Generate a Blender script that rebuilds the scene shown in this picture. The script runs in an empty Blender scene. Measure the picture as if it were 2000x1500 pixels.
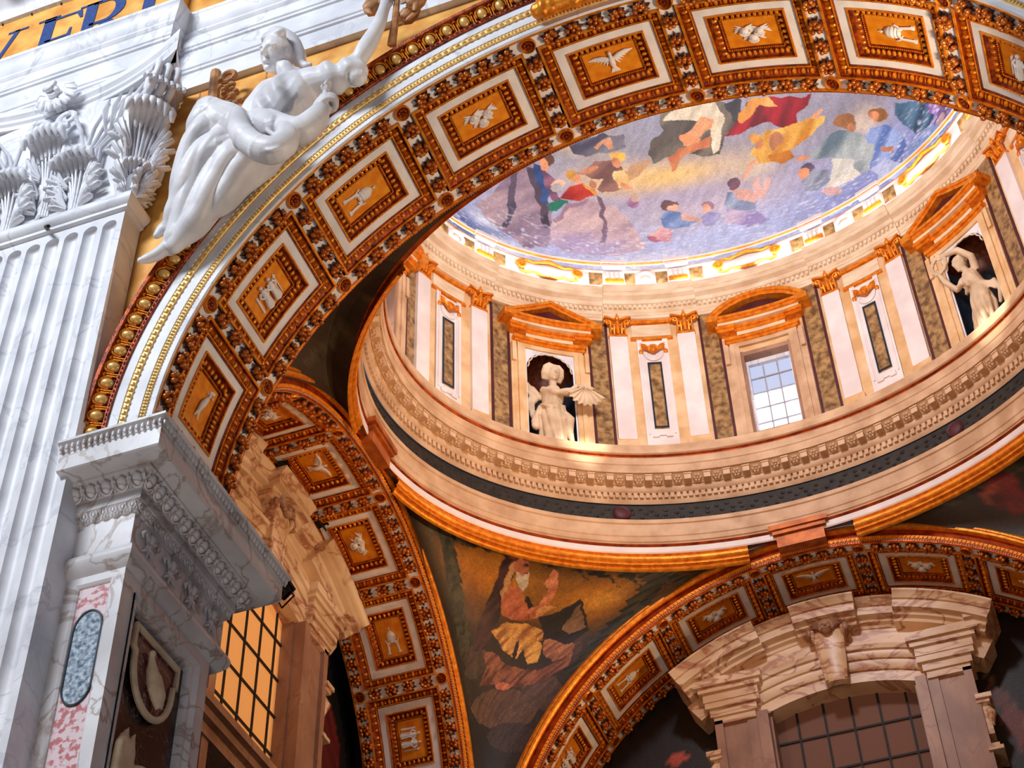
import bpy, bmesh, math, random
import numpy as np
from mathutils import Matrix, Vector, Euler
random.seed(7); rng = np.random.default_rng(7)
scene = bpy.context.scene
COL = scene.collection
PI = math.pi
def rad(d): return d * PI / 180.0
def lin(v):
    v /= 255.0
    return v / 12.92 if v <= 0.04045 else ((v + 0.055) / 1.055) ** 2.4
def S(r, g, b): return (lin(r), lin(g), lin(b), 1.0)

# ------------------------------------------------------------------ camera
CAM = Vector((3.21013, -13.57302, 1.60132))
YAW, PITCH, ROLL = 0.328999, 0.7825676, -0.0327596
fwd = Vector((-math.sin(YAW) * math.cos(PITCH), math.cos(YAW) * math.cos(PITCH), math.sin(PITCH)))
rgt0 = Vector((math.cos(YAW), math.sin(YAW), 0)); up0 = rgt0.cross(fwd)
rgt = rgt0 * math.cos(ROLL) + up0 * math.sin(ROLL)
upv = up0 * math.cos(ROLL) - rgt0 * math.sin(ROLL)
cd = bpy.data.cameras.new('camera'); cam = bpy.data.objects.new('camera', cd); COL.objects.link(cam)
cd.sensor_fit = 'HORIZONTAL'; cd.sensor_width = 36.0; cd.lens = 3260.998 / 2000.0 * 36.0
cd.clip_start = 0.1; cd.clip_end = 300
m = Matrix((rgt, upv, -fwd)).transposed().to_4x4(); m.translation = CAM
cam.matrix_world = m
scene.camera = cam

# ------------------------------------------------------------------ world and large lights
w = bpy.data.worlds.new('world'); scene.world = w; w.use_nodes = True
bg = w.node_tree.nodes['Background']
bg.inputs[0].default_value = (0.70, 0.80, 1.0, 1); bg.inputs[1].default_value = 0.11
scene.view_settings.view_transform = 'Standard'
scene.view_settings.look = 'None'
scene.view_settings.gamma = 1.0
scene.view_settings.use_curve_mapping = False
scene.view_settings.exposure = 0.15

def aim(o, target):
    d = Vector(target) - o.location
    o.rotation_euler = d.to_track_quat('-Z', 'Y').to_euler()
def light(name, kind, loc, target, energy, color, size=1.0, sizey=None, spot=None, blend=0.5):
    d = bpy.data.lights.new(name, kind); d.energy = energy; d.color = color
    if kind == 'AREA':
        d.shape = 'RECTANGLE'; d.size = size; d.size_y = sizey or size
    elif kind == 'SUN': d.angle = size
    else:
        d.shadow_soft_size = size
        if kind == 'SPOT': d.spot_size = spot; d.spot_blend = blend
    o = bpy.data.objects.new(name, d); COL.objects.link(o); o.location = loc
    if target is not None: aim(o, target)
    return o
WARM = (1.0, 0.52, 0.24); WARM2 = (1.0, 0.70, 0.44); COOL = (0.86, 0.92, 1.0)
# daylight from the clerestory on the other side of the nave
light('nave_daylight', 'AREA', (-13, -21, 33), (-6.5, 0, 21), 6600, COOL, 9, 5)
# added fill light standing in for bounce off the nave floor
light('nave_floor_fill', 'AREA', (-5.0, -9.0, 2.5), (0, 1, 22.5), 420, (1.0, 0.86, 0.74), 8, 6)
# daylight through the drum windows that the photo does not show (front side of the drum)
light('drum_daylight', 'AREA', (0.1, 3.3, 28.2), (0.1, 13, 29.4), 720, (0.97, 0.94, 1.0), 1.2, 2.0)

# ------------------------------------------------------------------ materials
MATS = {}
def node_mat(name):
    m = bpy.data.materials.new(name); m.use_nodes = True
    nt = m.node_tree; b = nt.nodes['Principled BSDF']
    MATS[name] = m
    return m, nt, b
def stone(name, c1, c2, scale=3.0, rough=0.5, metal=0.0, vein=None, veinscale=1.5, veinw=0.06, bump=0.15, bscale=30.0, detail=6.0, spec=0.4, stretch=None, lo=0.35, hi=0.65):
    m, nt, b = node_mat(name)
    N, L = nt.nodes, nt.links
    tc = N.new('ShaderNodeTexCoord')
    src = tc.outputs['Object']
    if stretch:
        mp = N.new('ShaderNodeMapping'); mp.inputs['Scale'].default_value = stretch
        L.new(src, mp.inputs[0]); src = mp.outputs[0]
    n = N.new('ShaderNodeTexNoise'); n.inputs['Scale'].default_value = scale; n.inputs['Detail'].default_value = detail
    L.new(src, n.inputs['Vector'])
    r = N.new('ShaderNodeValToRGB'); r.color_ramp.elements[0].position = lo; r.color_ramp.elements[1].position = hi
    r.color_ramp.elements[0].color = c1; r.color_ramp.elements[1].color = c2
    L.new(n.outputs['Fac'], r.inputs[0]); col = r.outputs[0]
    if vein:
        n2 = N.new('ShaderNodeTexNoise'); n2.inputs['Scale'].default_value = veinscale; n2.inputs['Detail'].default_value = 9
        n2.inputs['Distortion'].default_value = 0.9
        L.new(src, n2.inputs['Vector'])
        a = N.new('ShaderNodeMath'); a.operation = 'SUBTRACT'; a.inputs[1].default_value = 0.5; L.new(n2.outputs['Fac'], a.inputs[0])
        ab = N.new('ShaderNodeMath'); ab.operation = 'ABSOLUTE'; L.new(a.outputs[0], ab.inputs[0])
        vr = N.new('ShaderNodeMapRange'); vr.inputs[1].default_value = 0.0; vr.inputs[2].default_value = veinw; vr.inputs[3].default_value = 1.0; vr.inputs[4].default_value = 0.0
        L.new(ab.outputs[0], vr.inputs[0])
        mx = N.new('ShaderNodeMixRGB'); mx.inputs[2].default_value = vein
        L.new(vr.outputs[0], mx.inputs[0]); L.new(col, mx.inputs[1]); col = mx.outputs[0]
    L.new(col, b.inputs['Base Color'])
    b.inputs['Roughness'].default_value = rough; b.inputs['Metallic'].default_value = metal
    b.inputs['Specular IOR Level'].default_value = spec
    if bump:
        n3 = N.new('ShaderNodeTexNoise'); n3.inputs['Scale'].default_value = bscale; n3.inputs['Detail'].default_value = 5
        L.new(tc.outputs['Object'], n3.inputs['Vector'])
        bp = N.new('ShaderNodeBump'); bp.inputs['Strength'].default_value = bump; bp.inputs['Distance'].default_value = 0.02
        L.new(n3.outputs['Fac'], bp.inputs['Height']); L.new(bp.outputs[0], b.inputs['Normal'])
    return m
def emit(name, col, strength, rough=0.15):
    m, nt, b = node_mat(name)
    b.inputs['Base Color'].default_value = col
    b.inputs['Emission Color'].default_value = col; b.inputs['Emission Strength'].default_value = strength
    b.inputs['Roughness'].default_value = rough
    return m
def painted(name, rough=0.55, bscale=60.0, bump=0.15):
    """mosaic: colours come from the 'paint' attribute of the mesh, broken up by small tesserae"""
    m, nt, b = node_mat(name); N, L = nt.nodes, nt.links
    at = N.new('ShaderNodeAttribute'); at.attribute_name = 'paint'
    tc = N.new('ShaderNodeTexCoord')
    vo = N.new('ShaderNodeTexVoronoi'); vo.inputs['Scale'].default_value = bscale
    L.new(tc.outputs['Object'], vo.inputs['Vector'])
    hs = N.new('ShaderNodeHueSaturation')
    mr = N.new('ShaderNodeMapRange'); mr.inputs[3].default_value = 0.80; mr.inputs[4].default_value = 1.18
    sp = N.new('ShaderNodeSeparateColor'); L.new(vo.outputs['Color'], sp.inputs[0]); L.new(sp.outputs[0], mr.inputs[0])
    L.new(mr.outputs[0], hs.inputs['Value']); L.new(at.outputs['Color'], hs.inputs['Color'])
    L.new(hs.outputs[0], b.inputs['Base Color'])
    b.inputs['Roughness'].default_value = rough
    bp = N.new('ShaderNodeBump'); bp.inputs['Strength'].default_value = bump; bp.inputs['Distance'].default_value = 0.01
    L.new(vo.outputs['Distance'], bp.inputs['Height']); L.new(bp.outputs[0], b.inputs['Normal'])
    return m
stone('white_marble', S(214, 214, 220), S(244, 244, 248), 1.3, 0.42, vein=S(206, 206, 214), veinscale=0.6, veinw=0.015, bump=0.05)
stone('grey_marble', S(206, 202, 204), S(238, 236, 238), 1.0, 0.30, vein=S(178, 164, 158), veinscale=1.3, veinw=0.03, bump=0.04)
stone('statue_marble', S(206, 203, 206), S(240, 238, 240), 1.6, 0.45, bump=0.08, bscale=12)
stone('white_stucco', S(228, 222, 220), S(244, 240, 238), 4.0, 0.6, bump=0.05)
stone('gold', S(214, 116, 22), S(250, 160, 44), 9.0, 0.34, metal=0.45, bump=0.30, bscale=38)
stone('gold_flat', S(230, 130, 18), S(250, 162, 38), 6.0, 0.5, metal=0.2, bump=0.12, bscale=60)
stone('bronze_gold', S(150, 70, 24), S(214, 126, 50), 14.0, 0.28, metal=0.5, bump=0.35, bscale=60)
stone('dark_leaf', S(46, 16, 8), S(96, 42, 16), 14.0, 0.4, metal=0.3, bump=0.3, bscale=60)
stone('pale_gold', S(222, 176, 96), S(244, 210, 140), 12.0, 0.4, metal=0.3, bump=0.1)
stone('ochre_gold', S(150, 74, 28), S(196, 108, 44), 4.0, 0.4, metal=0.3, bump=0.15)
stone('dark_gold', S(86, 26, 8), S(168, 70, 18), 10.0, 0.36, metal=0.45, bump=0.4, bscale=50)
stone('red_gold', S(132, 44, 12), S(190, 84, 24), 5.0, 0.36, metal=0.5, bump=0.25, bscale=30)
stone('yellow_mosaic', S(210, 136, 50), S(240, 184, 92), 2.2, 0.55, metal=0.1, bump=0.10, bscale=90)
stone('letter_blue', S(18, 44, 104), S(40, 78, 148), 40, 0.5, bump=0.1)
stone('cream', S(214, 186, 150), S(240, 220, 190), 2.0, 0.55, bump=0.08, stretch=(1, 1, 2.5))
stone('cream_warm', S(190, 150, 112), S(222, 186, 148), 2.0, 0.55, bump=0.08)
stone('ochre_marble', S(104, 74, 42), S(184, 146, 94), 7.0, 0.35, bump=0.03, detail=10)
stone('tan_marble', S(214, 168, 112), S(238, 204, 158), 2.0, 0.4, bump=0.03)
stone('pilaster_white', S(226, 214, 210), S(242, 234, 230), 1.4, 0.4, bump=0.03)
stone('maroon', S(64, 18, 26), S(84, 28, 34), 6, 0.55, bump=0.02)
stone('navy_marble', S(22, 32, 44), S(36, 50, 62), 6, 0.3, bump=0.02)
stone('dark_frieze', S(24, 20, 16), S(46, 38, 28), 6, 0.6, bump=0.2)
stone('dark_plaster', S(16, 12, 12), S(28, 20, 18), 2, 0.8, bump=0.1)
stone('vein_marble', S(208, 170, 128), S(238, 208, 172), 1.0, 0.35, vein=S(176, 118, 88), veinscale=1.0, veinw=0.05, bump=0.04, stretch=(1.0, 1.0, 2.2))
stone('brown_marble', S(142, 104, 84), S(182, 140, 112), 1.2, 0.4, vein=S(150, 108, 86), veinscale=0.9, veinw=0.02, bump=0.02, stretch=(1.2, 1.2, 0.7))
stone('red_marble', S(70, 20, 26), S(112, 42, 46), 5, 0.25, vein=S(190, 160, 160), veinscale=3, veinw=0.015, bump=0.02)
stone('dark_marble', S(24, 20, 26), S(58, 30, 34), 3, 0.2, vein=S(120, 100, 104), veinscale=2.5, veinw=0.012, bump=0.02)
stone('pink_marble', S(196, 120, 122), S(232, 210, 214), 12, 0.25, bump=0.03, lo=0.42, hi=0.52)
stone('blue_marble', S(84, 106, 130), S(206, 218, 228), 16, 0.18, bump=0.05, detail=10, lo=0.36, hi=0.66)
stone('grey_bar', S(150, 150, 162), S(170, 168, 178), 6, 0.5, bump=0)
stone('egg_gold', S(206, 150, 74), S(236, 190, 112), 5.0, 0.35, metal=0.3, bump=0.1)
stone('iron', S(20, 18, 18), S(34, 30, 28), 8, 0.6, bump=0.0)
stone('lamp_black', S(10, 12, 16), S(20, 22, 26), 8, 0.4, bump=0.0)
stone('warm_statue', S(198, 170, 136), S(232, 208, 176), 2.0, 0.5, bump=0.08, bscale=12)
stone('floor_stone', S(150, 140, 130), S(190, 182, 172), 1.2, 0.3, bump=0.02)
stone('wood_brown', S(150, 100, 60), S(196, 140, 90), 8, 0.5, bump=0.1)
painted('fresco', 0.55, 55)
painted('mosaic', 0.5, 30)
emit('pane_bright', (0.92, 0.97, 1.0, 1), 2.2)
emit('pane_dim', (0.36, 0.45, 0.62, 1), 0.45)
emit('pane_amber', S(232, 164, 92), 0.30, 0.7)
emit('pane_brown', S(122, 86, 72), 0.05, 0.8)  # slight glow put in to stand for lamplight falling on the panes

# ------------------------------------------------------------------ mesh helpers
class MB:
    def __init__(self, T=None): self.v = []; self.f = []; self.T = T
    def add(self, vs, fs):
        o = len(self.v)
        if self.T: vs = [self.T(*p) for p in vs]
        self.v.extend([tuple(p) for p in vs]); self.f.extend([tuple(i + o for i in f) for f in fs])
        return o
    def box(self, x0, x1, y0, y1, z0, z1, n=1):
        """box; n subdivides along x so it can follow a curved mapping"""
        vs = []; fs = []
        for i in range(n + 1):
            x = x0 + (x1 - x0) * i / n
            vs += [(x, y0, z0), (x, y1, z0), (x, y1, z1), (x, y0, z1)]
        for i in range(n):
            a = 4 * i; b = a + 4
            for k in range(4): fs.append((a + k, a + (k + 1) % 4, b + (k + 1) % 4, b + k))
        fs.append((3, 2, 1, 0)); e = 4 * n; fs.append((e, e + 1, e + 2, e + 3))
        return self.add(vs, fs)
    def grid(self, P, closeu=False, closev=False, flip=False):
        """P: rows of points"""
        nu = len(P); nv = len(P[0]); vs = [p for row in P for p in row]; fs = []
        for i in range(nu if closeu else nu - 1):
            for j in range(nv if closev else nv - 1):
                a = i * nv + j; b = ((i + 1) % nu) * nv + j; c = ((i + 1) % nu) * nv + (j + 1) % nv; d = i * nv + (j + 1) % nv
                fs.append((a, d, c, b) if flip else (a, b, c, d))
        return self.add(vs, fs)
    def ell(self, c, r, nu=10, nv=6, M=None, half=False):
        """ellipsoid (half = the +z half only)"""
        vs = []; fs = []
        c = Vector(c); top = 0.0; bot = PI * (0.5 if half else 1.0)
        for j in range(nv + 1):
            t = top + (bot - top) * j / nv
            for i in range(nu):
                p = 2 * PI * i / nu
                q = Vector((r[0] * math.sin(t) * math.cos(p), r[1] * math.sin(t) * math.sin(p), r[2] * math.cos(t)))
                if M is not None: q = M @ q
                vs.append(tuple(c + q))
        for j in range(nv):
            for i in range(nu):
                a = j * nu + i; b = j * nu + (i + 1) % nu
                fs.append((a, a + nu, b + nu, b))
        return self.add(vs, fs)
    def tube(self, path, radii, n=8, close=False, caps=True, flat=1.0, upv=None):
        path = [Vector(p) for p in path]
        if not isinstance(radii, (list, tuple)): radii = [radii] * len(path)
        rows = []; ref = Vector(upv) if upv else None
        for i, p in enumerate(path):
            if close: t = path[(i + 1) % len(path)] - path[i - 1]
            else: t = path[min(i + 1, len(path) - 1)] - path[max(i - 1, 0)]
            if t.length < 1e-9: t = Vector((0, 0, 1))
            t.normalize()
            if ref is None: ref = Vector((0, 0, 1)) if abs(t.z) < 0.9 else Vector((1, 0, 0))
            s = t.cross(ref)
            if s.length < 1e-5: s = t.cross(Vector((0.3, 0.8, 0.52)))
            s.normalize(); k = s.cross(t)
            if upv is None: ref = k
            r = radii[i]
            rows.append([tuple(p + s * (r * math.cos(2 * PI * j / n)) + k * (r * flat * math.sin(2 * PI * j / n))) for j in range(n)])
        o = self.grid(rows, closeu=close, closev=True)
        if caps and not close:
            L = len(rows)
            self.f.append(tuple(o + j for j in range(n))); self.f.append(tuple(o + (L - 1) * n + j for j in reversed(range(n))))
    def lathe(self, prof, n=16, c=(0, 0, 0), M=None):
        c = Vector(c); rows = []
        for r, z in prof:
            row = []
            for i in range(n):
                q = Vector((r * math.cos(2 * PI * i / n), r * math.sin(2 * PI * i / n), z))
                if M is not None: q = M @ q
                row.append(tuple(c + q))
            rows.append(row)
        self.grid(rows, closev=True)
    def prism(self, poly, w0, w1, M=None):
        """extrude a 2D outline (x, z) along local y from w0 to w1"""
        n = len(poly); vs = [(x, w0, z) for x, z in poly] + [(x, w1, z) for x, z in poly]
        if M is not None: vs = [tuple(M @ Vector(q)) for q in vs]
        fs = [tuple(range(n)), tuple(reversed(range(n, 2 * n)))]
        for i in range(n): fs.append((i, n + i, n + (i + 1) % n, (i + 1) % n))
        return self.add(vs, fs)
    def mesh(self, name, smooth=35):
        me = bpy.data.meshes.new(name); me.from_pydata(self.v, [], self.f); me.update()
        bm = bmesh.new(); bm.from_mesh(me); bmesh.ops.remove_doubles(bm, verts=bm.verts, dist=1e-5)
        bmesh.ops.recalc_face_normals(bm, faces=bm.faces); bm.to_mesh(me); bm.free()
        if smooth:
            me.polygons.foreach_set('use_smooth', [True] * len(me.polygons)); me.set_sharp_from_angle(angle=rad(smooth))
        return me
    def build(self, name, mat, parent=None, smooth=35, mw=None):
        return link(name, self.mesh(name, smooth), mat, parent, mw)
def link(name, me, mat, parent=None, mw=None):
    o = bpy.data.objects.new(name, me); COL.objects.link(o)
    if mat and len(me.materials) == 0: me.materials.append(MATS[mat])
    if parent is not None: o.parent = parent
    if mw is not None: o.matrix_local = mw
    return o
def empty(name, loc=(0, 0, 0), mw=None, parent=None):
    o = bpy.data.objects.new(name, None); COL.objects.link(o); o.empty_display_size = 0.2
    if parent is not None: o.parent = parent
    if mw is not None: o.matrix_local = mw
    else: o.location = loc
    return o
def thing(o, label, cat, group=None):
    o['label'] = label; o['category'] = cat
    if group: o['group'] = group
    return o
def struct(o, label=None, cat=None):
    o['kind'] = 'structure'
    if label: o['label'] = label
    if cat: o['category'] = cat
    return o
def copytree(o, parent=None, mw=None):
    c = o.copy(); COL.objects.link(c)
    if parent is not None: c.parent = parent
    if mw is not None: c.matrix_local = mw
    for ch in o.children: copytree(ch, c)
    return c
def fuse(mb, name, mat, voxel, parent=None, mw=None, smooth_it=3, smooth_f=0.5, disp=None):
    """weld overlapping shapes into one continuous sculpted surface"""
    me = bpy.data.meshes.new(name + '_src'); me.from_pydata(mb.v, [], mb.f); me.update()
    o = bpy.data.objects.new(name + '_src', me); COL.objects.link(o)
    r = o.modifiers.new('r', 'REMESH'); r.mode = 'VOXEL'; r.voxel_size = voxel; r.use_smooth_shade = True
    if smooth_it:
        s = o.modifiers.new('s', 'SMOOTH'); s.iterations = smooth_it; s.factor = smooth_f
    dg = bpy.context.evaluated_depsgraph_get(); dg.update()
    nm = bpy.data.meshes.new_from_object(o.evaluated_get(dg)); nm.name = name
    bpy.data.objects.remove(o); bpy.data.meshes.remove(me)
    nm.materials.clear()
    nm.polygons.foreach_set('use_smooth', [True] * len(nm.polygons))
    return link(name, nm, mat, parent, mw)
# ------------------------------------------------------------------ the coffered arches
def arch_matrix(c, u):
    u = Vector(u); z = Vector((0, 0, 1)); d = z.cross(u)
    m = Matrix((u, d, z)).transposed().to_4x4(); m.translation = Vector(c); return m
def rotY(theta):
    """turns something built at the crown (theta = 90) to the angle theta"""
    return Matrix.Rotation(rad(90 - theta), 4, 'Y')
def cyl(a, y, r):
    """a: degrees from the crown (positive towards +x), local arch space"""
    return (r * math.sin(rad(a)), y, r * math.cos(rad(a)))
BUNCH = {}
def bunch_mesh():
    """leaves and berries of one flower bunch: hangs towards -z, footprint in xy"""
    if BUNCH: return BUNCH
    mb = MB()
    for i, (x, y) in enumerate([(0, 0), (.052, .012), (-.05, .018), (.02, .052), (-.022, -.05), (.045, -.042), (-.05, -.03), (-.02, .055)]):
        mb.ell((x, y, -.050 - .012 * (i % 3)), (.029, .029, .036), 8, 6)
    BUNCH['berries'] = mb.mesh('berries', 60)
    mb = MB()
    for k in range(10):
        a = 2 * PI * k / 10 + 0.2; c, s = math.cos(a), math.sin(a)
        L = .102 + .018 * (k % 2)
        mb.add([(0.02 * c, 0.02 * s, -.004), (.06 * c - .03 * s, .06 * s + .03 * c, -.028), (L * c, L * s, -.012), (.06 * c + .03 * s, .06 * s - .03 * c, -.028), (.06 * c, .06 * s, -.045)],
               [(0, 1, 4), (1, 2, 4), (2, 3, 4), (3, 0, 4)])
    BUNCH['leaves'] = mb.mesh('flower_bunch', 40); return BUNCH
def put_bunch(root, mw, bron):
    b = bunch_mesh(); o = link('flower_bunch', b['leaves'], 'dark_leaf', root, mw); link('berries', b['berries'], bron, o)
def medallion_mesh(r=.125):
    mb = MB(); mb.lathe([(r, 0.0), (r, -.035), (r * .93, -.055), (r * .84, -.055), (r * .78, -.03), (r * .74, .0)], 20)
    q = MB(); q.lathe([(r * .78, -.02), (r * .6, -.008), (.001, -.008)], 16)
    for k in range(7):
        a = 2 * PI * k / 7; q.ell((r * .42 * math.cos(a), r * .42 * math.sin(a), -.022), (r * .22, r * .22, .024), 6, 4)
    q.ell((0, 0, -.035), (r * .2, r * .2, .03), 8, 5)
    return mb.mesh('medallion', 40), q.mesh('rosette', 40)
def rect_loft(mb, steps, n=8, yc=1.06):
    """steps: (half angle, half depth, radius); four mitred strips between successive rectangles"""
    for (a0, h0, r0), (a1, h1, r1) in zip(steps[:-1], steps[1:]):
        for sy in (-1, 1):
            P = [[cyl(-a0 + 2 * a0 * i / n, yc + sy * h0, r0) for i in range(n + 1)], [cyl(-a1 + 2 * a1 * i / n, yc + sy * h1, r1) for i in range(n + 1)]]
            mb.grid(P)
        for sx in (-1, 1):
            mb.grid([[cyl(sx * a0, yc - h0, r0), cyl(sx * a0, yc + h0, r0)], [cyl(sx * a1, yc - h1, r1), cyl(sx * a1, yc + h1, r1)]])
# --- reliefs, modelled lying in the xy plane (x along the arch, y along its depth), relief height towards -z, size about 0.7 x 0.5
def relief_dove():
    mb = MB()
    mb.tube([(0, .12, -.03), (0, .06, -.05), (0, -.02, -.055), (0, -.09, -.04)], [.022, .038, .042, .02], 8)
    mb.ell((0, .15, -.045), (.028, .034, .028), 8, 6)
    mb.add([(0, .185, -.05), (.01, .17, -.055), (-.01, .17, -.055), (0, .17, -.03)], [(0, 1, 2), (0, 3, 1), (0, 2, 3)])
    for s in (-1, 1):
        for k in range(7):
            t = k / 6; x0 = s * (.03 + .1 * t); y0 = .06 + .03 * math.sin(t * 2.2)
            x1 = s * (.10 + .22 * t); y1 = -.05 + .15 * t + .02 * math.sin(3 * t)
            mb.tube([(x0, y0 + .02, -.03), ((x0 + x1) / 2, (y0 + y1) / 2 + .012, -.035), (x1, y1, -.015)], [.014, .018, .006], 6, flat=.5)
        mb.tube([(s * .02, .05, -.04), (s * .12, .11, -.04), (s * .22, .125, -.03), (s * .33, .11, -.015)], [.025, .024, .018, .005], 6)
    for k in range(5):
        mb.tube([(0, -.06, -.035), (.03 * (k - 2), -.17, -.015)], [.015, .012], 6, flat=.5)
    return mb, 'white_stucco'
def relief_cherubs():
    mb = MB()
    for (x, y, s) in [(-.10, -.05, 1.0), (.10, -.03, 1.0), (.0, .09, 1.05)]:
        mb.ell((x, y, -.045), (.062 * s, .066 * s, .055), 10, 8)
        for k in range(8):
            a = PI * k / 7
            mb.ell((x + .056 * math.cos(a), y + .03 + .045 * math.sin(a), -.05), (.024, .024, .024), 6, 4)
        mb.ell((x - .022, y + .004, -.098), (.010, .008, .008), 5, 4); mb.ell((x + .022, y + .004, -.098), (.010, .008, .008), 5, 4)
        mb.ell((x, y - .014, -.104), (.010, .014, .012), 5, 4); mb.ell((x, y - .038, -.095), (.016, .007, .008), 5, 4)
        for sx in (-1, 1):
            for k in range(4):
                mb.tube([(x + sx * .03, y - .05, -.03), (x + sx * (.075 + .018 * k), y - .07 + .03 * k, -.028), (x + sx * (.12 + .012 * k), y - .09 + .045 * k, -.012)], [.016, .018, .006], 6, flat=.5)
    return mb, 'white_stucco'
def relief_tiara():
    mb = MB()     # crown along +x, keys behind
    rows = []
    for r, x in [(.075, -.06), (.092, -.05), (.096, -.03), (.088, -.02), (.10, .0), (.104, .02), (.094, .03), (.098, .05), (.09, .075), (.07, .10), (.04, .13), (.0, .15)]:
        rows.append([(x, r * math.cos(t * PI / 10), -.01 - .75 * r * math.sin(t * PI / 10)) for t in range(11)])
    mb.grid(rows)
    mb.ell((.165, 0, -.03), (.02, .02, .02), 6, 5); mb.box(.18, .19, -.022, .022, -.035, -.02); mb.box(.17, .21, -.005, .005, -.035, -.02)
    mb.ell((-.075, 0, -.03), (.035, .06, .035), 8, 6)
    for s in (-1, 1):
        mb.tube([(-.06, s * .03, -.03), (-.10, s * .10, -.03), (-.16, s * .10, -.03), (-.30, s * .12, -.025)], [.022, .026, .024, .026], 6, flat=.5)
        mb.tube([(-.12, s * .05, -.02), (-.08, s * .12, -.028), (-.03, s * .14, -.02)], .014, 6)
        mb.box(-.31, -.27, s * .12 - .035, s * .12 + .035, -.03, -.005)
    return mb, 'white_stucco'
def relief_figures():
    mb = MB()
    for x0, lean in ((-.09, .01), (.08, -.01)):
        mb.ell((x0, .17, -.045), (.03, .035, .03), 8, 6)
        mb.tube([(x0, .12, -.035), (x0 + lean, .04, -.045), (x0 + lean, -.03, -.04), (x0, -.12, -.04), (x0, -.21, -.03)], [.028, .05, .042, .05, .06], 8)
        for s in (-1, 1):
            mb.tube([(x0 + s * .04, .10, -.035), (x0 + s * .085, .04, -.05), (x0 + s * .03, -.01, -.07)], [.02, .018, .014], 6)
        for k in range(4):
            mb.tube([(x0 - .04 + .026 * k, 0, -.08), (x0 - .05 + .033 * k, -.2, -.07)], [.006, .012], 5)
    mb.tube([(-.2, .15, -.02), (-.2, -.2, -.02)], .012, 6); mb.tube([(-.23, .1, -.02), (-.17, .1, -.02)], .012, 6)
    mb.tube([(.2, .1, -.02), (.21, -.2, -.02)], .02, 6)
    return mb, 'white_stucco'
def relief_branchbird():
    mb = MB()
    mb.tube([(-.2, -.05, -.02), (-.12, -.02, -.045), (0, .0, -.06), (.1, .04, -.055), (.15, .07, -.045)], [.012, .03, .05, .04, .02], 8)
    mb.ell((.18, .08, -.05), (.03, .028, .028), 8, 6)
    mb.tube([(.2, .085, -.05), (.26, .08, -.03), (.3, .14, -.02)], .008, 5)
    for k in range(10):
        x = .22 + .02 * (k % 5); y = .06 + .026 * k - .1 * (k > 5)
        mb.ell((x, y, -.02), (.028, .012, .01), 6, 4, M=Matrix.Rotation(.7 + k, 3, 'Z'))
    mb.tube([(-.1, -.02, -.06), (-.22, .04, -.03)], [.03, .008], 6, flat=.5)
    return mb, 'white_stucco'
RELIEF = {}
def relief_mesh(kind):
    if kind not in RELIEF:
        mb, mt = {'dove': relief_dove, 'cherubs': relief_cherubs, 'tiara': relief_tiara, 'figures': relief_figures, 'bird': relief_branchbird}[kind]()
        me = mb.mesh('relief_' + kind, 50); me.materials.append(MATS[mt]); RELIEF[kind] = me
    return RELIEF[kind]
RNAME = {'dove': 'dove_relief', 'cherubs': 'cherub_relief', 'tiara': 'tiara_relief', 'figures': 'figure_relief', 'bird': 'bird_relief'}
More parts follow.
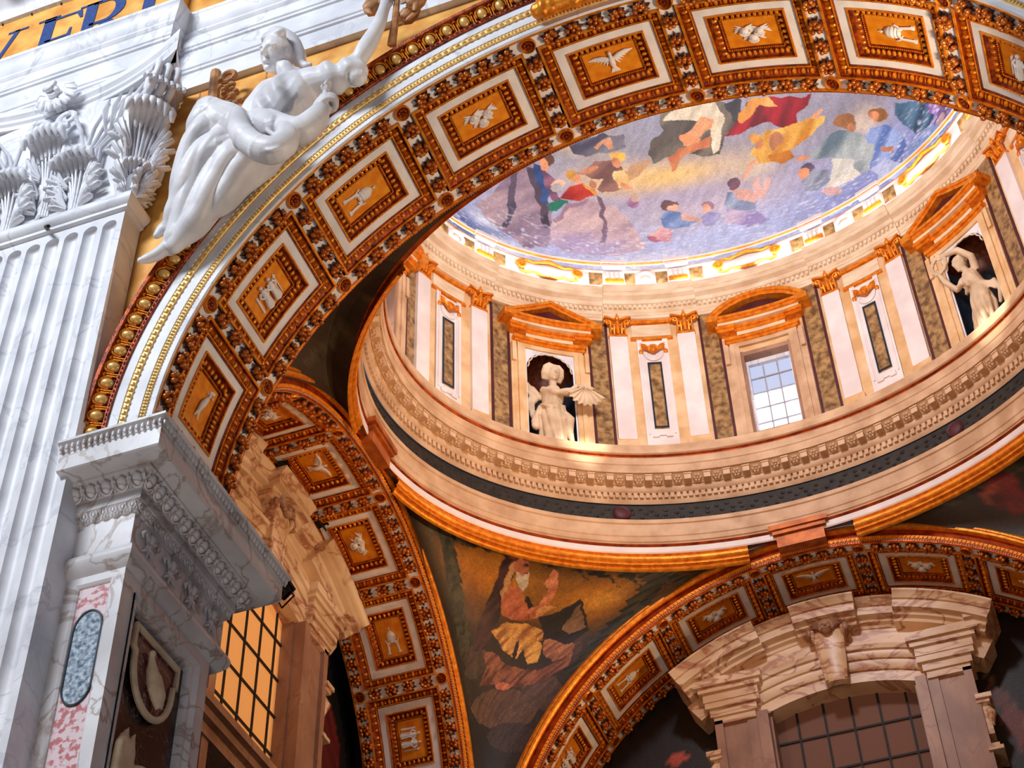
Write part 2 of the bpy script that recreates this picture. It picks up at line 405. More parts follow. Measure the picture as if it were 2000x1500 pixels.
def arch(name, label, mw, R, alpha, D, ncell, kinds, goldmat, bron, center=90.0, stilt=0.3, nb=5, nr=4):
    """coffered soffit with its own coordinate frame; returns the structure object"""
    k = alpha / 19.15 * R / 6.5          # arc scale against the front arch
    As = lambda a: a * alpha / 19.15
    yc = D / 2; hs = D / 2.12
    H = lambda h: h * hs
    half = alpha * ncell / 2
    # ground of the flower bands, cell by cell
    mb = MB()
    a_op, h_op = As(8.5), H(.80)
    rg = R + .03
    for c in range(ncell):
        a0 = -half + alpha * c; mid = a0 + alpha / 2
        for y0, y1 in ((0, yc - h_op), (yc + h_op, D)):
            mb.grid([[cyl(a0 + alpha * i / 10, y, rg) for i in range(11)] for y in (y0, y1)])
        for s0, s1 in ((a0, mid - a_op), (mid + a_op, a0 + alpha)):
            mb.grid([[cyl(s0 + (s1 - s0) * i / 2, y, rg) for i in range(3)] for y in (yc - h_op, yc + h_op)])
    # stilts down to the impost
    for s in (-1, 1):
        th = s * half; e = s * 90
        n = 4
        P = [[cyl(th + (e - th) * i / n, y, rg) for i in range(n + 1)] for y in (0, D)]
        for r_, y in zip(P, (0, D)): r_.append((s * rg, y, -stilt))
        mb.grid(P)
    root = mb.build(name, 'white_stucco', None, mw=mw); root.matrix_world = mw
    struct(root, label)
    # gold fillets along both rims
    mb = MB()
    for y0, y1 in ((0.0, .035), (D - .035, D)):
        pr = [(y0, R + .03), (y0, R - .005), (y1, R - .005), (y1, R + .03)]
        rows = []
        for i in range(73):
            a = -90 + 180 * i / 72; rows.append([cyl(a, y, r) for y, r in pr])
        rows = [[(rows[0][j][0], rows[0][j][1], -stilt) for j in range(4)]] + rows + [[(rows[-1][j][0], rows[-1][j][1], -stilt) for j in range(4)]]
        mb.grid(rows)
    mb.build('gold_fillet', goldmat, root)
    # one coffer, then copies
    mb = MB()
    rect_loft(mb, [(As(8.5), H(.80), R + .03), (As(8.5), H(.80), R - .012), (As(8.2), H(.77), R - .012), (As(8.14), H(.765), R + .03),
                   (As(7.1), H(.632), R + .085), (As(7.08), H(.63), R + .06), (As(6.8), H(.6), R + .06), (As(6.8), H(.6), R + .10)], 8, yc)
    rect_loft(mb, [(As(5.35), H(.448), R + .11), (As(5.35), H(.448), R + .075), (As(5.0), H(.415), R + .075), (As(4.9), H(.41), R + .11), (As(4.0), H(.31), R + .19), (As(4.0), H(.31), R + .165), (As(3.65), H(.275), R + .165), (As(3.6), H(.27), R + .20)], 6, yc)
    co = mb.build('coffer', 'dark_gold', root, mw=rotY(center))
    # gold line round the coffer
    g = MB(); rect_loft(g, [(As(8.52), H(.803), R + .02), (As(8.52), H(.803), R - .018), (As(8.18), H(.768), R - .018), (As(8.18), H(.768), R + .02)], 8, yc)
    rect_loft(g, [(As(7.1), H(.634), R + .07), (As(7.1), H(.634), R + .052), (As(6.9), H(.612), R + .052), (As(6.9), H(.612), R + .07)], 8, yc)
    rect_loft(g, [(As(5.37), H(.45), R + .09), (As(5.37), H(.45), R + .068), (As(5.12), H(.425), R + .068), (As(5.12), H(.425), R + .09)], 8, yc)
    g.build('gold_line', goldmat, co)
    wb = MB(); rect_loft(wb, [(As(6.82), H(.602), R + .095), (As(5.3), H(.443), R + .095)], 8, yc); wb.build('white_border', 'white_stucco', co)
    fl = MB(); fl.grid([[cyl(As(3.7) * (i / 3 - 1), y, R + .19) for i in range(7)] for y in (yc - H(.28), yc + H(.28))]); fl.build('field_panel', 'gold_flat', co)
    eg = MB(); dk = MB()
    def along(a, h, r, na, ny, fn):
        for i in range(na):
            t = -a + 2 * a * (i + .5) / na
            for s in (-1, 1): fn(cyl(t, yc + s * h, r), rad(t), s, 0, i)
        for i in range(ny):
            y = yc - h + 2 * h * (i + .5) / ny
            for s in (-1, 1): fn(cyl(s * a, y, r), rad(s * a), s, 1, i)
    def egg(p, t, s, side, i):
        M = Matrix.Rotation(t, 3, 'Y')
        rr = (.036, .056, .042) if side == 0 else (.056, .036, .042)
        eg.ell(p, rr, 8, 5, M)
        off = Vector((.066, 0, .004)) if side == 0 else Vector((0, .066, .004))
        q = Vector(p) + M @ off
        eg.ell(q, (.008, .05, .026) if side == 0 else (.05, .008, .026), 5, 4, M)
        q = Vector(p) - M @ off
        eg.ell(q, (.008, .05, .026) if side == 0 else (.05, .008, .026), 5, 4, M)
    na = max(5, round(12 * k)); along(As(7.62), H(.70), R + .058, na, 9, egg)
    eg.build('egg_molding', 'gold', co)
    lf = MB()
    def leaf(p, t, s, side, i):
        M = Matrix.Rotation(t, 3, 'Y')
        lf.ell(p, (.032, .05, .03) if side == 0 else (.05, .032, .03), 7, 5, M)
    along(As(4.45), H(.36), R + .135, max(6, round(12 * k)), 7, leaf)
    def bead(p, t, s, side, i): lf.ell(p, (.014, .014, .014), 5, 4)
    along(As(3.82), H(.292), R + .16, 26, 16, bead)
    def dash(p, t, s, side, i):
        M = Matrix.Rotation(t, 3, 'Y'); lf.ell(p, (.026, .012, .012) if side == 0 else (.012, .026, .012), 5, 4, M)
    along(As(6.98), H(.62), R + .055, 26, 18, dash); along(As(5.22), H(.437), R + .07, 20, 14, dash)
    lf.build('leaf_molding', 'gold', co)
    cells = []
    for c in range(ncell):
        kk = c - ncell // 2
        th = center + alpha * kk
        if kk == 0: o = co
        else: o = copytree(co, root, rotY(th))
        cells.append((kk, o))
    for kk, o in cells:
        kind = kinds[min(abs(kk), len(kinds) - 1)]
        me = relief_mesh(kind)
        pos = Matrix.Translation((0, yc, R + .19))
        sc = Matrix.Diagonal((min(1.15, 1.15 * k), 1.0 * hs, 1.0, 1.0))
        spin = Matrix.Identity(4)
        if kind == 'tiara': spin = Matrix.Rotation(0 if kk > 0 else PI, 4, 'Z')
        elif kind == 'figures': spin = Matrix.Rotation(PI, 4, 'Z')
        elif kind == 'bird': spin = Matrix.Rotation(0 if kk > 0 else PI, 4, 'Z')
        elif kind == 'dove': spin = Matrix.Rotation(PI, 4, 'Z')
        if kind == 'dove' : sc = Matrix.Diagonal((1.1, 1.15, 1, 1))
        link(RNAME[kind], me, None, o, pos @ spin @ sc)
    # flower bunches and medallions
    md, ro = medallion_mesh(.13 * min(1, k + .05))
    yb = (yc - h_op + .035) / 2 + .01
    for c in range(ncell):
        th0 = center + alpha * (c - ncell // 2)
        for y in (yb, D - yb):
            for i in range(nb):
                a = (i - (nb - 1) / 2) * alpha * .163
                put_bunch(root, rotY(th0 + a) @ Matrix.Translation((0, y, R + .03)) @ Matrix.Rotation(random.uniform(0, 6), 4, 'Z') @ Matrix.Diagonal((1.5, 1.5, 1.4, 1)), bron)
    for c in range(ncell + 1):
        th0 = center + alpha * (c - ncell // 2 - .5)
        for i in range(nr):
            y = yc + (i - (nr - 1) / 2) * H(.80) * 2 / (nr + .25) 
            put_bunch(root, rotY(th0) @ Matrix.Translation((0, y, R + .03)) @ Matrix.Rotation(random.uniform(0, 6), 4, 'Z') @ Matrix.Diagonal((1.45, 1.45, 1.4, 1)), bron)
        for y in (yb, D - yb):
            mo = link('medallion', md, goldmat, root, rotY(th0) @ Matrix.Translation((0, y, R + .02))); link('rosette', ro, 'dark_gold', mo)
    return root
ZC = 16.7
MF = arch_matrix((0, 0, ZC), (1, 0, 0))
ML = arch_matrix((-7.17, 8.02, 18.1), (0, 1, 0))
MR = arch_matrix((0.1, 13.88, 16.65), (1, 0, 0))
front = arch('ceiling_front_arch', 'big coffered arch in the foreground with gilded flower bands', MF, 6.5, 19.15, 2.12, 9, ['dove', 'cherubs', 'tiara', 'figures', 'bird'], 'gold', 'bronze_gold', 89.7, .3)
left = arch('ceiling_side_arch', 'narrower coffered arch at left behind the marble pier', ML, 5.22, 22.1, 2.1, 7, ['dove', 'cherubs', 'tiara', 'figures'], 'gold', 'bronze_gold', 90, 2.5)
far = arch('ceiling_back_arch', 'far coffered arch over the window at lower right', MR, 6.6, 19.0, 2.12, 9, ['dove', 'cherubs', 'tiara', 'figures', 'bird'], 'gold', 'bronze_gold', 90.3, .3)
# ------------------------------------------------------------------ nave wall: floor, spandrels, archivolt
mb = MB(); mb.box(-40, 40, -40, 24, -0.2, 0.0); struct(mb.build('floor', 'floor_stone'))
def arc_sweep(mb, prof, R0=0, t0=0, t1=180, n=90, stilt=0.0, closed=False):
    """prof: (radius, depth) pairs swept round the arch in local arch space"""
    rows = []
    if stilt: rows.append([(r, y, -stilt) for r, y in prof])
    for i in range(n + 1):
        t = rad(t0 + (t1 - t0) * i / n); rows.append([(r * math.cos(t), y, r * math.sin(t)) for r, y in prof])
    if stilt: rows.append([(-r, y, -stilt) for r, y in prof])
    mb.grid(rows, closev=closed)
mb = MB()
rows = [[], []]
for i in range(181):
    t = rad(i); c, s = math.cos(t), math.sin(t)
    k = min(9.2 / max(abs(c), 1e-6), 8.1 / max(s, 1e-6))
    rows[0].append((7.1 * c, .02, ZC + 7.1 * s)); rows[1].append((max(7.3, k) * c, .02, ZC + max(7.3, k) * s))
mb.grid(rows)
wn = struct(mb.build('wall_nave', 'yellow_mosaic', smooth=None), 'golden mosaic wall above the big arch')
mb = MB(); mb.box(-13, -7.1, .07, 2.3, 0, 32); mb.box(7.1, 13, .07, 2.3, 0, 32); mb.box(-13, 13, .05, .4, 24.5, 34)
for x0, x1 in ((-7.2, -6.9), (6.52, 7.2)): mb.box(x0, x1, .3, 2.15, 0, 16.3)
mb.build('masonry', 'white_marble', wn, None)
# thin mortar joints of the spandrel facing
mb = MB()
for x, z0, z1 in ((-6.72, 21.2, 24.6), (-5.5, 22.6, 24.6), (5.5, 22.6, 24.6)): mb.box(x, x + .025, .012, .03, z0, z1)
mb.build('joint', 'wood_brown', wn, None)
av = MB()
arc_sweep(av, [(6.50, .01), (6.50, -.045), (6.60, -.045)], stilt=.3)
arc_sweep(av, [(6.67, -.06), (6.67, -.10), (6.85, -.10)], stilt=.3)
arc_sweep(av, [(6.93, -.115), (6.93, -.16), (7.08, -.16)], stilt=.3)
avo = av.build('archivolt', 'white_marble', front)
av = MB()
arc_sweep(av, [(6.60, -.045), (6.605, -.075), (6.66, -.085), (6.67, -.06)], stilt=.3)
arc_sweep(av, [(6.85, -.10), (6.855, -.13), (6.92, -.145), (6.93, -.115)], stilt=.3)
def ring_beads(mb, R, y, step, r, n0=0):
    n = int(PI * R / step)
    for i in range(n):
        t = PI * (i + .5) / n
        mb.ell((R * math.cos(t), y, R * math.sin(t)), r, 6, 4, Matrix.Rotation(-t, 3, 'Y'))
ring_beads(av, 6.63, -.085, .058, (.034, .022, .017)); ring_beads(av, 6.885, -.142, .105, (.042, .03, .036))
ring_beads(av, 6.92, -.135, .105, (.016, .02, .016))
av.build('bead_molding', 'pale_gold', avo)
av = MB()
arc_sweep(av, [(7.08, -.16), (7.085, -.20), (7.13, -.21), (7.14, -.18), (7.18, -.17), (7.28, -.22), (7.33, -.29)], stilt=.3)
arc_sweep(av, [(7.33, -.29), (7.325, -.35), (7.37, -.365), (7.385, -.33), (7.385, .03)], stilt=.3)
ring_beads(av, 7.105, -.212, .085, (.013, .015, .032))
av.build('egg_molding', 'dark_gold', avo)
# eggs, darts and rims of the big egg-and-dart molding: each egg its own piece
NE = 76
eggm = MB(); eggm.ell((0, 0, 0), (.098, .075, .078), 14, 9); eggm = eggm.mesh('egg', 60)
rim = MB()
pts = [(-.13 * math.cos(t) * .9, -.02, .10 * math.sin(t)) for t in [PI * (-.62 + 1.24 * k / 12) for k in range(13)]]
rim.tube([(p[0], p[1], p[2] * 1.05) for p in pts], .017, 6)
rim = rim.mesh('egg_rim', 60)
dart = MB()
for dx in (-.02, .02): dart.tube([(.10, -.02, dx), (-.10, -.02, dx)], .011, 5)
dart.add([(-.07, -.04, -.035), (-.07, -.04, .035), (-.135, -.02, 0), (-.08, -.07, 0)], [(0, 3, 1), (1, 3, 2), (0, 2, 3)])
dart = dart.mesh('dart', 60)
for i in range(NE):
    th = 180 * (i + .5) / NE
    M = rotY(th) @ Matrix.Translation((0, -.235, 7.235)) @ Matrix.Rotation(rad(90), 4, 'Y') @ Matrix.Rotation(rad(25), 4, 'Z')
    link('egg', eggm, 'egg_gold', avo, M); link('egg_rim', rim, 'gold', avo, M)
    M2 = rotY(180 * i / NE) @ Matrix.Translation((0, -.225, 7.235)) @ Matrix.Rotation(rad(90), 4, 'Y') @ Matrix.Rotation(rad(25), 4, 'Z')
    link('dart', dart, 'gold', avo, M2)
# gilded scroll bracket at the crown of the arch
mb = MB()
for x, r in ((-.62, .13), (-.5, .17), (-.38, .15), (0, .15), (.38, .15), (.5, .17), (.62, .13)): mb.ell((x, 0, 0), (.09, r, r), 10, 8)
mb.tube([(-.6, 0, 0), (.6, 0, 0)], .12, 12); mb.box(-.62, .62, -.05, .2, .02, .3)
thing(fuse(mb, 'gilded_bracket', 'gold', .03, None, Matrix.Translation((-.15, -.22, 23.36)), 2), 'gilded scroll bracket lying across the crown of the big arch', 'bracket')
# ------------------------------------------------------------------ entablature of the nave order
def polysweep(mb, base, prof):
    """base(o) -> plan polyline pushed out by o; prof: (o, z)"""
    mb.grid([[(x, y, z) for x, y in base(o)] for o, z in prof])
def ent_base(o): return [(13, -o), (-7.3 + o, -o), (-7.3 + o, -.35 - o), (-13, -.35 - o)]
mb = MB()
polysweep(mb, ent_base, [(-.05, 24.65), (.10, 24.65), (.10, 25.08), (.135, 25.10), (.135, 25.16), (.16, 25.18), (.16, 25.64), (.195, 25.66), (.195, 25.72), (.22, 25.74), (.22, 26.0), (.24, 26.02), (.27, 26.06), (.27, 26.10), (.30, 26.14), (.36, 26.24), (.40, 26.36), (.42, 26.38), (.42, 26.46), (.05, 26.48)])
en = struct(mb.build('trim_1', 'white_marble'), 'white marble entablature running above the arch')
mb = MB(); polysweep(mb, ent_base, [(.05, 26.40), (.05, 28.45)]); frz = mb.build('frieze', 'yellow_mosaic', en)
mb = MB(); polysweep(mb, ent_base, [(.02, 28.4), (.12, 28.42), (.12, 28.6), (.22, 28.75), (.40, 28.85), (.40, 29.0), (.9, 29.1), (.9, 29.4), (1.1, 29.6), (1.1, 29.7), (0, 29.7)])
mb.build('cornice', 'white_marble', en)
mm = MB(); mm.box(-.14, .14, -.75, 0, 28.86, 29.1); mm = mm.mesh('modillion')
for i in range(14): link('modillion', mm, 'white_marble', en, Matrix.Translation((-12.6 + .62 * i, -.35 - .1, 0)))
for i in range(16): link('modillion', mm, 'white_marble', en, Matrix.Translation((-6.2 + .7 * i, -.1, 0)))
for i in range(9):
    mb = MB(); mb.box(-12.9 + .62 * i, -12.88 + .62 * i, -.36 - .075, -.36, 28.37, 28.43); mb.build('clip', 'iron', en, None)
# lettering of the frieze: blue mosaic capitals with serifs, drawn in a 1.0 high box
def stroke(x0, z0, x1, z1, w): return [(x0 - w / 2, z0), (x0 + w / 2, z0), (x1 + w / 2, z1), (x1 - w / 2, z1)]
def serif(x, z, w=.30): return [(x - w / 2, z), (x + w / 2, z), (x + w / 2, z + .035), (x - w / 2, z + .035)]
LET = {
 'I': [stroke(0, 0, 0, 1, .16), serif(0, 0), serif(0, .965)],
 'E': [stroke(-.2, 0, -.2, 1, .16), [(-.28, .95), (.24, .95), (.27, .78), (.23, .78), (.17, .91), (-.28, .91)], [(-.2, .50), (.10, .50), (.12, .62), (.15, .62), (.15, .36), (.12, .36), (.10, .46), (-.2, .46)], [(-.28, .0), (.26, .0), (.30, .2), (.26, .2), (.20, .05), (-.28, .05)], serif(-.22, 0, .3), serif(-.22, .965, .3)],
 'V': [stroke(0, 0, -.34, 1, .17), [(-.02, 0), (.04, 0), (.36, 1), (.29, 1)], serif(-.36, .965, .32), serif(.33, .965, .28)],
 'R': [stroke(-.22, 0, -.22, 1, .16), serif(-.22, 0, .3), serif(-.24, .965, .3), stroke(.36, 0, .02, .48, .20)],
 '.': [[(.06 * math.cos(2 * PI * i / 8), .5 + .06 * math.sin(2 * PI * i / 8)) for i in range(8)]],
}
def bowl(): 
    o = [(.02 + .24 * math.cos(t), .74 + .25 * math.sin(t)) for t in [PI * (.5 - k / 10) for k in range(11)]]
    i = [(.0 + .12 * math.cos(t), .74 + .20 * math.sin(t)) for t in [PI * (.5 - k / 10) for k in range(11)]]
    return [(-.2, .99)] + o + [(-.2, .49), (-.2, .54)] + i[::-1] + [(-.2, .94)]
LET['R'].append(bowl())
def letter(ch, x, z, h, y):
    mb = MB()
    for poly in LET[ch]: mb.prism([(x + px * h, z + pz * h) for px, pz in poly], y - .012, y)
    o = mb.build('letter', 'letter_blue', frz, None); return o
for ch, x, h in (('V', -11.1, 1.5), ('E', -9.62, 1.5), ('R', -8.72, 1.5), ('I', -7.82, 1.5), ('.', -7.50, .5)): letter(ch, x, 26.5 if ch != '.' else 26.35, h, -.402)
# ------------------------------------------------------------------ fluted pilaster with its leafy capital
pil = empty('pilaster', (-8.85, -.45, 0)); thing(pil, 'giant white fluted pilaster with leafy capital at the left edge', 'pilaster')
PX = -8.85; HW = 1.53
mb = MB(); rows = []
nf, sp, fr = 9, .327, .118
def shaft_row(z, r):
    row = [(-HW, .45, z), (-HW, 0, z)]
    for i in range(nf):
        c = (i - (nf - 1) / 2) * sp
        for k in range(9):
            t = PI * k / 8; row.append((c - max(r, .001) * math.cos(t), max(r, 0) * .9 * math.sin(t), z))
    row += [(HW, 0, z), (HW, .45, z)]; return row
rows.append(shaft_row(0, fr)); rows.append(shaft_row(21.02, fr))
for k in range(1, 7): rows.append(shaft_row(21.02 + fr * math.sin(PI / 2 * k / 6), fr * math.cos(PI / 2 * k / 6)))
rows.append(shaft_row(21.4, 0))
mb.grid(rows); mb.build('shaft', 'white_marble', pil, 40)
mb = MB()
def neck(o): return [(-HW - o, .45), (-HW - o, -o), (HW + o, -o), (HW + o, .45)]
polysweep(mb, neck, [(0, 21.28), (.06, 21.30), (.06, 21.36), (.12, 21.40), (.15, 21.46), (.15, 21.52), (.12, 21.58), (.02, 21.60), (-.1, 21.6)]); mb.build('neck_ring', 'white_marble', pil)
mb = MB(); mb.tube([(.15, -.05, 21.44), (.35, -.2, 21.2)], .03, 6); mb.build('iron_pin', 'iron', pil)
# capital
cap = MB()
polysweep(cap, neck, [(0, 21.6), (.02, 22.6), (.08, 23.6), (.2, 24.2), (.2, 24.25)]); cap.v = cap.v
cap = cap.build('capital', 'white_marble', pil)
mb = MB()
def abacus(o):
    """concave front between two horns"""
    pts = []
    hw = HW + .85
    for i in range(25):
        t = -1 + 2 * i / 24
        y = -.18 - .50 * abs(t) ** 2.2 - o
        pts.append((t * (hw + o * .6), y))
    pts.append((hw + o * .6 - .22, -.45 - .0)); pts.append((HW + .25 + o, .45))
    pts.insert(0, (-hw - o * .6 + .22, -.45)); pts.insert(0, (-HW - .25 - o, .45)); return pts
polysweep(mb, abacus, [(-.25, 24.2), (-.02, 24.2), (-.02, 24.30), (.02, 24.34), (.02, 24.40), (.0, 24.44), (.06, 24.50), (.06, 24.64), (-.3, 24.65)])
ab = abacus(-.05); mb.add([(x, y, 24.205) for x, y in ab], [tuple(range(len(ab)))]); mb.build('abacus', 'white_marble', cap)
def acanthus(name, W, H, out):
    """one leaf: x across, z up, -y outwards; fingered lobes, ribs and a curled tip"""
    mb = MB()
    def spine(t):      # t 0..1.35 along the leaf; returns (y, z)
        if t <= 1: return -(.10 + out * .35 * t * t), H * t * .92
        a = (t - 1) / .35 * 2.4; r = out * .55
        return -(.10 + out * .35) - r * math.sin(a) * 1.0, H * .92 + r * .75 * (math.sin(a) * .5 + (1 - math.cos(a)) * -.45 + .35 * math.sin(a))
    # backing sheet
    rows = []
    for i in range(13):
        t = i / 12; y, z = spine(t); wv = W * (.30 + .20 * math.sin(PI * min(1, t * 1.1)))
        rows.append([(x * wv * .8, y + .10 * x * x + .035, z) for x in np.linspace(-1, 1, 9)])
    mb.grid(rows)
    # ribs
    for k in range(-3, 4):
        path = []; rr = []
        for i in range(9):
            t = i / 8; y, z = spine(t * .96); x = k * W * (.028 + .055 * t * t)
            path.append((x, y - .015 + .02 * abs(k), z)); rr.append(.026 - .008 * t)
        mb.tube(path, rr, 6)
    # side lobes: groups of fingers
    for s in (-1, 1):
        for g, (tz, wx) in enumerate([(.16, .34), (.40, .46), (.64, .48)]):
            for j in range(4):
                t0 = tz - .10; y0, z0 = spine(t0); y1, z1 = spine(min(1, tz + .055 * j + .02))
                ang = 1.15 - .30 * j
                L = W * (.20 - .012 * j)
                bx = W * (.13 + .02 * g); bz = z0 + .05 * j * H * .35
                tip = (s * (bx + (wx * W - bx) * (1.0 - .17 * j)), y1 - .05 - .035 * (j == 1), z1 + .06 * H * (j - .6))
                mid = (s * (bx + .45 * (abs(tip[0]) - bx)), (y0 + tip[1]) / 2 - .03, bz + .45 * (tip[2] - bz))
                mb.tube([(s * bx * .8, y0 - .01, bz), mid, (tip[0] * .93, tip[1] - .02, tip[2] - .01), tip], [.024, .052 * W, .050 * W, .018], 7, flat=.65)
    # curled tip with fingers
    for j in range(7):
        u = (j - 3) / 3
        path = []
        for i in range(7):
            t = .86 + .49 * i / 6; y, z = spine(t)
            path.append((W * u * (.20 + .13 * i / 6), y + .05 * u * u, z - .07 * H * u * u * (.6 + .4 * i / 6)))
        mb.tube(path, [.03, .045 * W, .055 * W, .062 * W, .066 * W, .06 * W, .03], 7)
    return mb.mesh(name, 60)
LM1 = acanthus('acanthus_leaf', 1.12, 1.05, .42); LM2 = acanthus('acanthus_leaf', 1.12, 1.72, .55)
def pleaf(me, x, y, z, rz, sc=1.0): link('acanthus_leaf', me, 'white_marble', cap, Matrix.Translation((x, y, z)) @ Matrix.Rotation(rz, 4, 'Z') @ Matrix.Scale(sc, 4))
for x in (-1.8, -.6, .6): pleaf(LM1, x, .02, 21.6, 0)
pleaf(LM1, HW + .02, .12, 21.6, PI / 2, .6)
pleaf(LM1, 1.52, .06, 21.6, .75, .62); pleaf(LM1, -1.52, .06, 21.6, -.75, .62)
pleaf(LM2, 0, .05, 21.75, 0); pleaf(LM2, HW - .02, .05, 21.75, rad(42), 1.0); pleaf(LM2, -HW, .05, 21.75, rad(-42), 1.0)
def volute(mb, c, ax, r0, turns, rr, w):
    """spiral scroll in the plane of ax x z"""
    ax = Vector(ax); path = []; rad_ = []
    n = int(18 * turns)
    for i in range(n + 1):
        t = i / n; a = -PI * .6 + 2 * PI * turns * t; r = r0 * (1 - t) ** .8 + .03
        path.append(Vector(c) + ax * (r * math.cos(a)) + Vector((0, 0, r * math.sin(a)))); rad_.append(rr * (1 - .45 * t))
    mb.tube(path, rad_, 8, flat=w)
mb = MB()
for s in (-1, 1):
    d = Vector((s * .8, -.6, 0)).normalized()
    # stalks that rise from behind the leaves, then the corner scroll with ribbed fingers
    for k in range(5):
        x0 = s * (.62 + .07 * k)
        mb.tube([(x0, -.10, 22.3), (x0 + s * .03, -.16, 22.9), (x0 + s * (.16 + .12 * k), -.24, 23.4), (x0 + s * (.42 + .2 * k), -.34, 23.8)], [.03, .032, .035, .03], 6)
    for j in range(6):
        u = (j - 2.5) / 2.5
        mb.tube([(s * (1.0 + .08 * j), -.22, 23.2), (s * (.98 + .17 * j), -.32, 23.62 + .03 * j), (s * (1.05 + .2 * j), -.36, 23.9 + .05 * j)], [.03, .07, .02], 6, flat=.6)
    c = Vector((s * (HW + .42), -.34, 23.92))
    for off in (-.16, 0.0, .16):
        volute(mb, c + Vector((-s * .6 * off, -.8 * off * s * s, 0)) * 1.0, d, .30, 1.6, .065, 1.3)
    for j in range(7):
        u = (j - 3) / 3
        q = c + Vector((-s * .6, -.8, 0)) * (.30 * u)
        mb.tube([q + d * .1 + Vector((0, 0, -.18)), q + d * .27 + Vector((0, 0, -.30)), q + d * .34 + Vector((0, 0, -.44))], [.03, .055, .03], 6)
    # inner scroll towards the middle
    volute(mb, (s * .28, -.34, 23.78), (-s, 0, 0), .17, 1.4, .045, 1.6)
    mb.tube([(s * .66, -.2, 22.9), (s * .55, -.28, 23.4), (s * .38, -.33, 23.85), (s * .28, -.34, 23.94)], [.03, .035, .045, .045], 6)
mb.build('scroll', 'white_marble', cap, 60)
mb = MB()
for k in range(12):
    a = 2 * PI * k / 12; c, s = math.cos(a), math.sin(a)
    for o in (-.05, .05):
        mb.tube([(.08 * c - o * s, -.40, 24.42 + .08 * s + o * c), (.24 * c - o * s, -.48, 24.42 + .24 * s + o * c), (.37 * c - o * s * 1.2, -.42, 24.42 + .37 * s + o * c * 1.2)], [.04, .055, .03], 6)
mb.tube([(.11 * math.cos(t) * (1 if t < PI else .6), -.56 - .01 * t, 24.42 + .07 * math.sin(t * 1.0) + .03 * (t - 3)) for t in np.linspace(0, 2 * PI, 14)], .05, 8)
mb.lathe([(.02, .0), (.12, .02), (.12, .1), (.0, .12)], 12, (0, -.45, 24.42), Matrix.Rotation(PI / 2, 3, 'X'))
mb.tube([(0, -.2, 24.3), (0, -.45, 24.42)], .1, 8)
mb.build('rosette', 'white_marble', cap, 60)
# ------------------------------------------------------------------ marble pier with its impost cornice
pier = empty('marble_pier', (-6.9, 1.1, 0)); thing(pier, 'veined marble pier with carved impost cornice and inlaid panels', 'pier')
OX, OY = -6.9, 1.1
def L_(x, y): return (x - OX, y - OY)
def imp_base(o, yb=2.42): return [L_(-7.42, -o), L_(-6.5 + o, -o), L_(-6.5 + o, yb + o), L_(-7.6, yb + o)]
mb = MB(); mb.box(-7.42 - OX, -6.78 - OX, .22 - OY, 2.18 - OY, 0, 14.7); mb.box(-7.42 - OX, -6.5 - OX, .0 - OY, 2.2 - OY, 0, 8.02); mb.build('pier_core', 'grey_marble', pier, None)
def frame(mb, u0, u1, z0, z1, w, d0, d1, T):
    """stepped rectangular frame on a face: outer rect, width w, from depth d0 (outer) to d1 (inner)"""
    o = [(u0, z0), (u1, z0), (u1, z1), (u0, z1)]; i = [(u0 + w, z0 + w), (u1 - w, z0 + w), (u1 - w, z1 - w), (u0 + w, z1 - w)]
    for k in range(4):
        a, b, c, d = o[k], o[(k + 1) % 4], i[(k + 1) % 4], i[k]
        mb.add([T(a[0], d0, a[1]), T(b[0], d0, b[1]), T(c[0], d1, c[1]), T(d[0], d1, d[1])], [(0, 1, 2, 3)])
F1 = lambda u, d, z: (u - OX, d - OY, z)               # front face: u = x, d = y
F2 = lambda u, d, z: (-6.5 - d - OX, u - OY, z)        # side face: u = y, d inwards
mb = MB()
frame(mb, -7.34, -6.5, 8, 14.62, .17, 0, 0, F1); frame(mb, -7.17, -6.67, 8.17, 14.45, .03, .0, .02, F1); frame(mb, -7.14, -6.70, 8.2, 14.42, .01, .02, .045, F1)
mb.build('front_frame', 'grey_marble', pier, None)
mb = MB(); mb.box(-7.16 - OX, -6.66 - OX, .042 - OY, .2 - OY, 8, 14.44); mb.build('pink_panel', 'pink_marble', pier, None)
mb = MB()
pl = [(-6.915 + .195 * math.cos(t), 13.75 + .28 * math.sin(t)) for t in np.linspace(0, PI, 14)] + [(-6.915 + .195 * math.cos(t), 12.95 + .28 * math.sin(t)) for t in np.linspace(PI, 2 * PI, 14)]
mb.prism([(x - OX, z) for x, z in pl], .034 - OY, .1 - OY); mb.build('blue_inlay', 'blue_marble', pier, None)
mb = MB(); mb.tube([(x - OX, .036 - OY, z) for x, z in pl], .018, 5, close=True); mb.build('inlay_border', 'navy_marble', pier)
mb = MB()
frame(mb, 0.0, 2.2, 8, 14.62, .26, 0, 0, F2); frame(mb, .26, 1.94, 8.26, 14.36, .06, -.03, .02, F2); frame(mb, .26, 1.94, 8.26, 14.36, .0, -.03, -.03, F2)
frame(mb, .32, 1.88, 8.32, 14.30, .06, .02, .02, F2); frame(mb, .38, 1.82, 8.38, 14.24, .04, .02, .12, F2)
mb.build('side_frame', 'grey_marble', pier, None)
mb = MB(); mb.box(-6.75 - OX, -6.62 - OX, .3 - OY, 1.9 - OY, 8.2, 14.4); mb.build('dark_panel', 'dark_marble', pier, None)
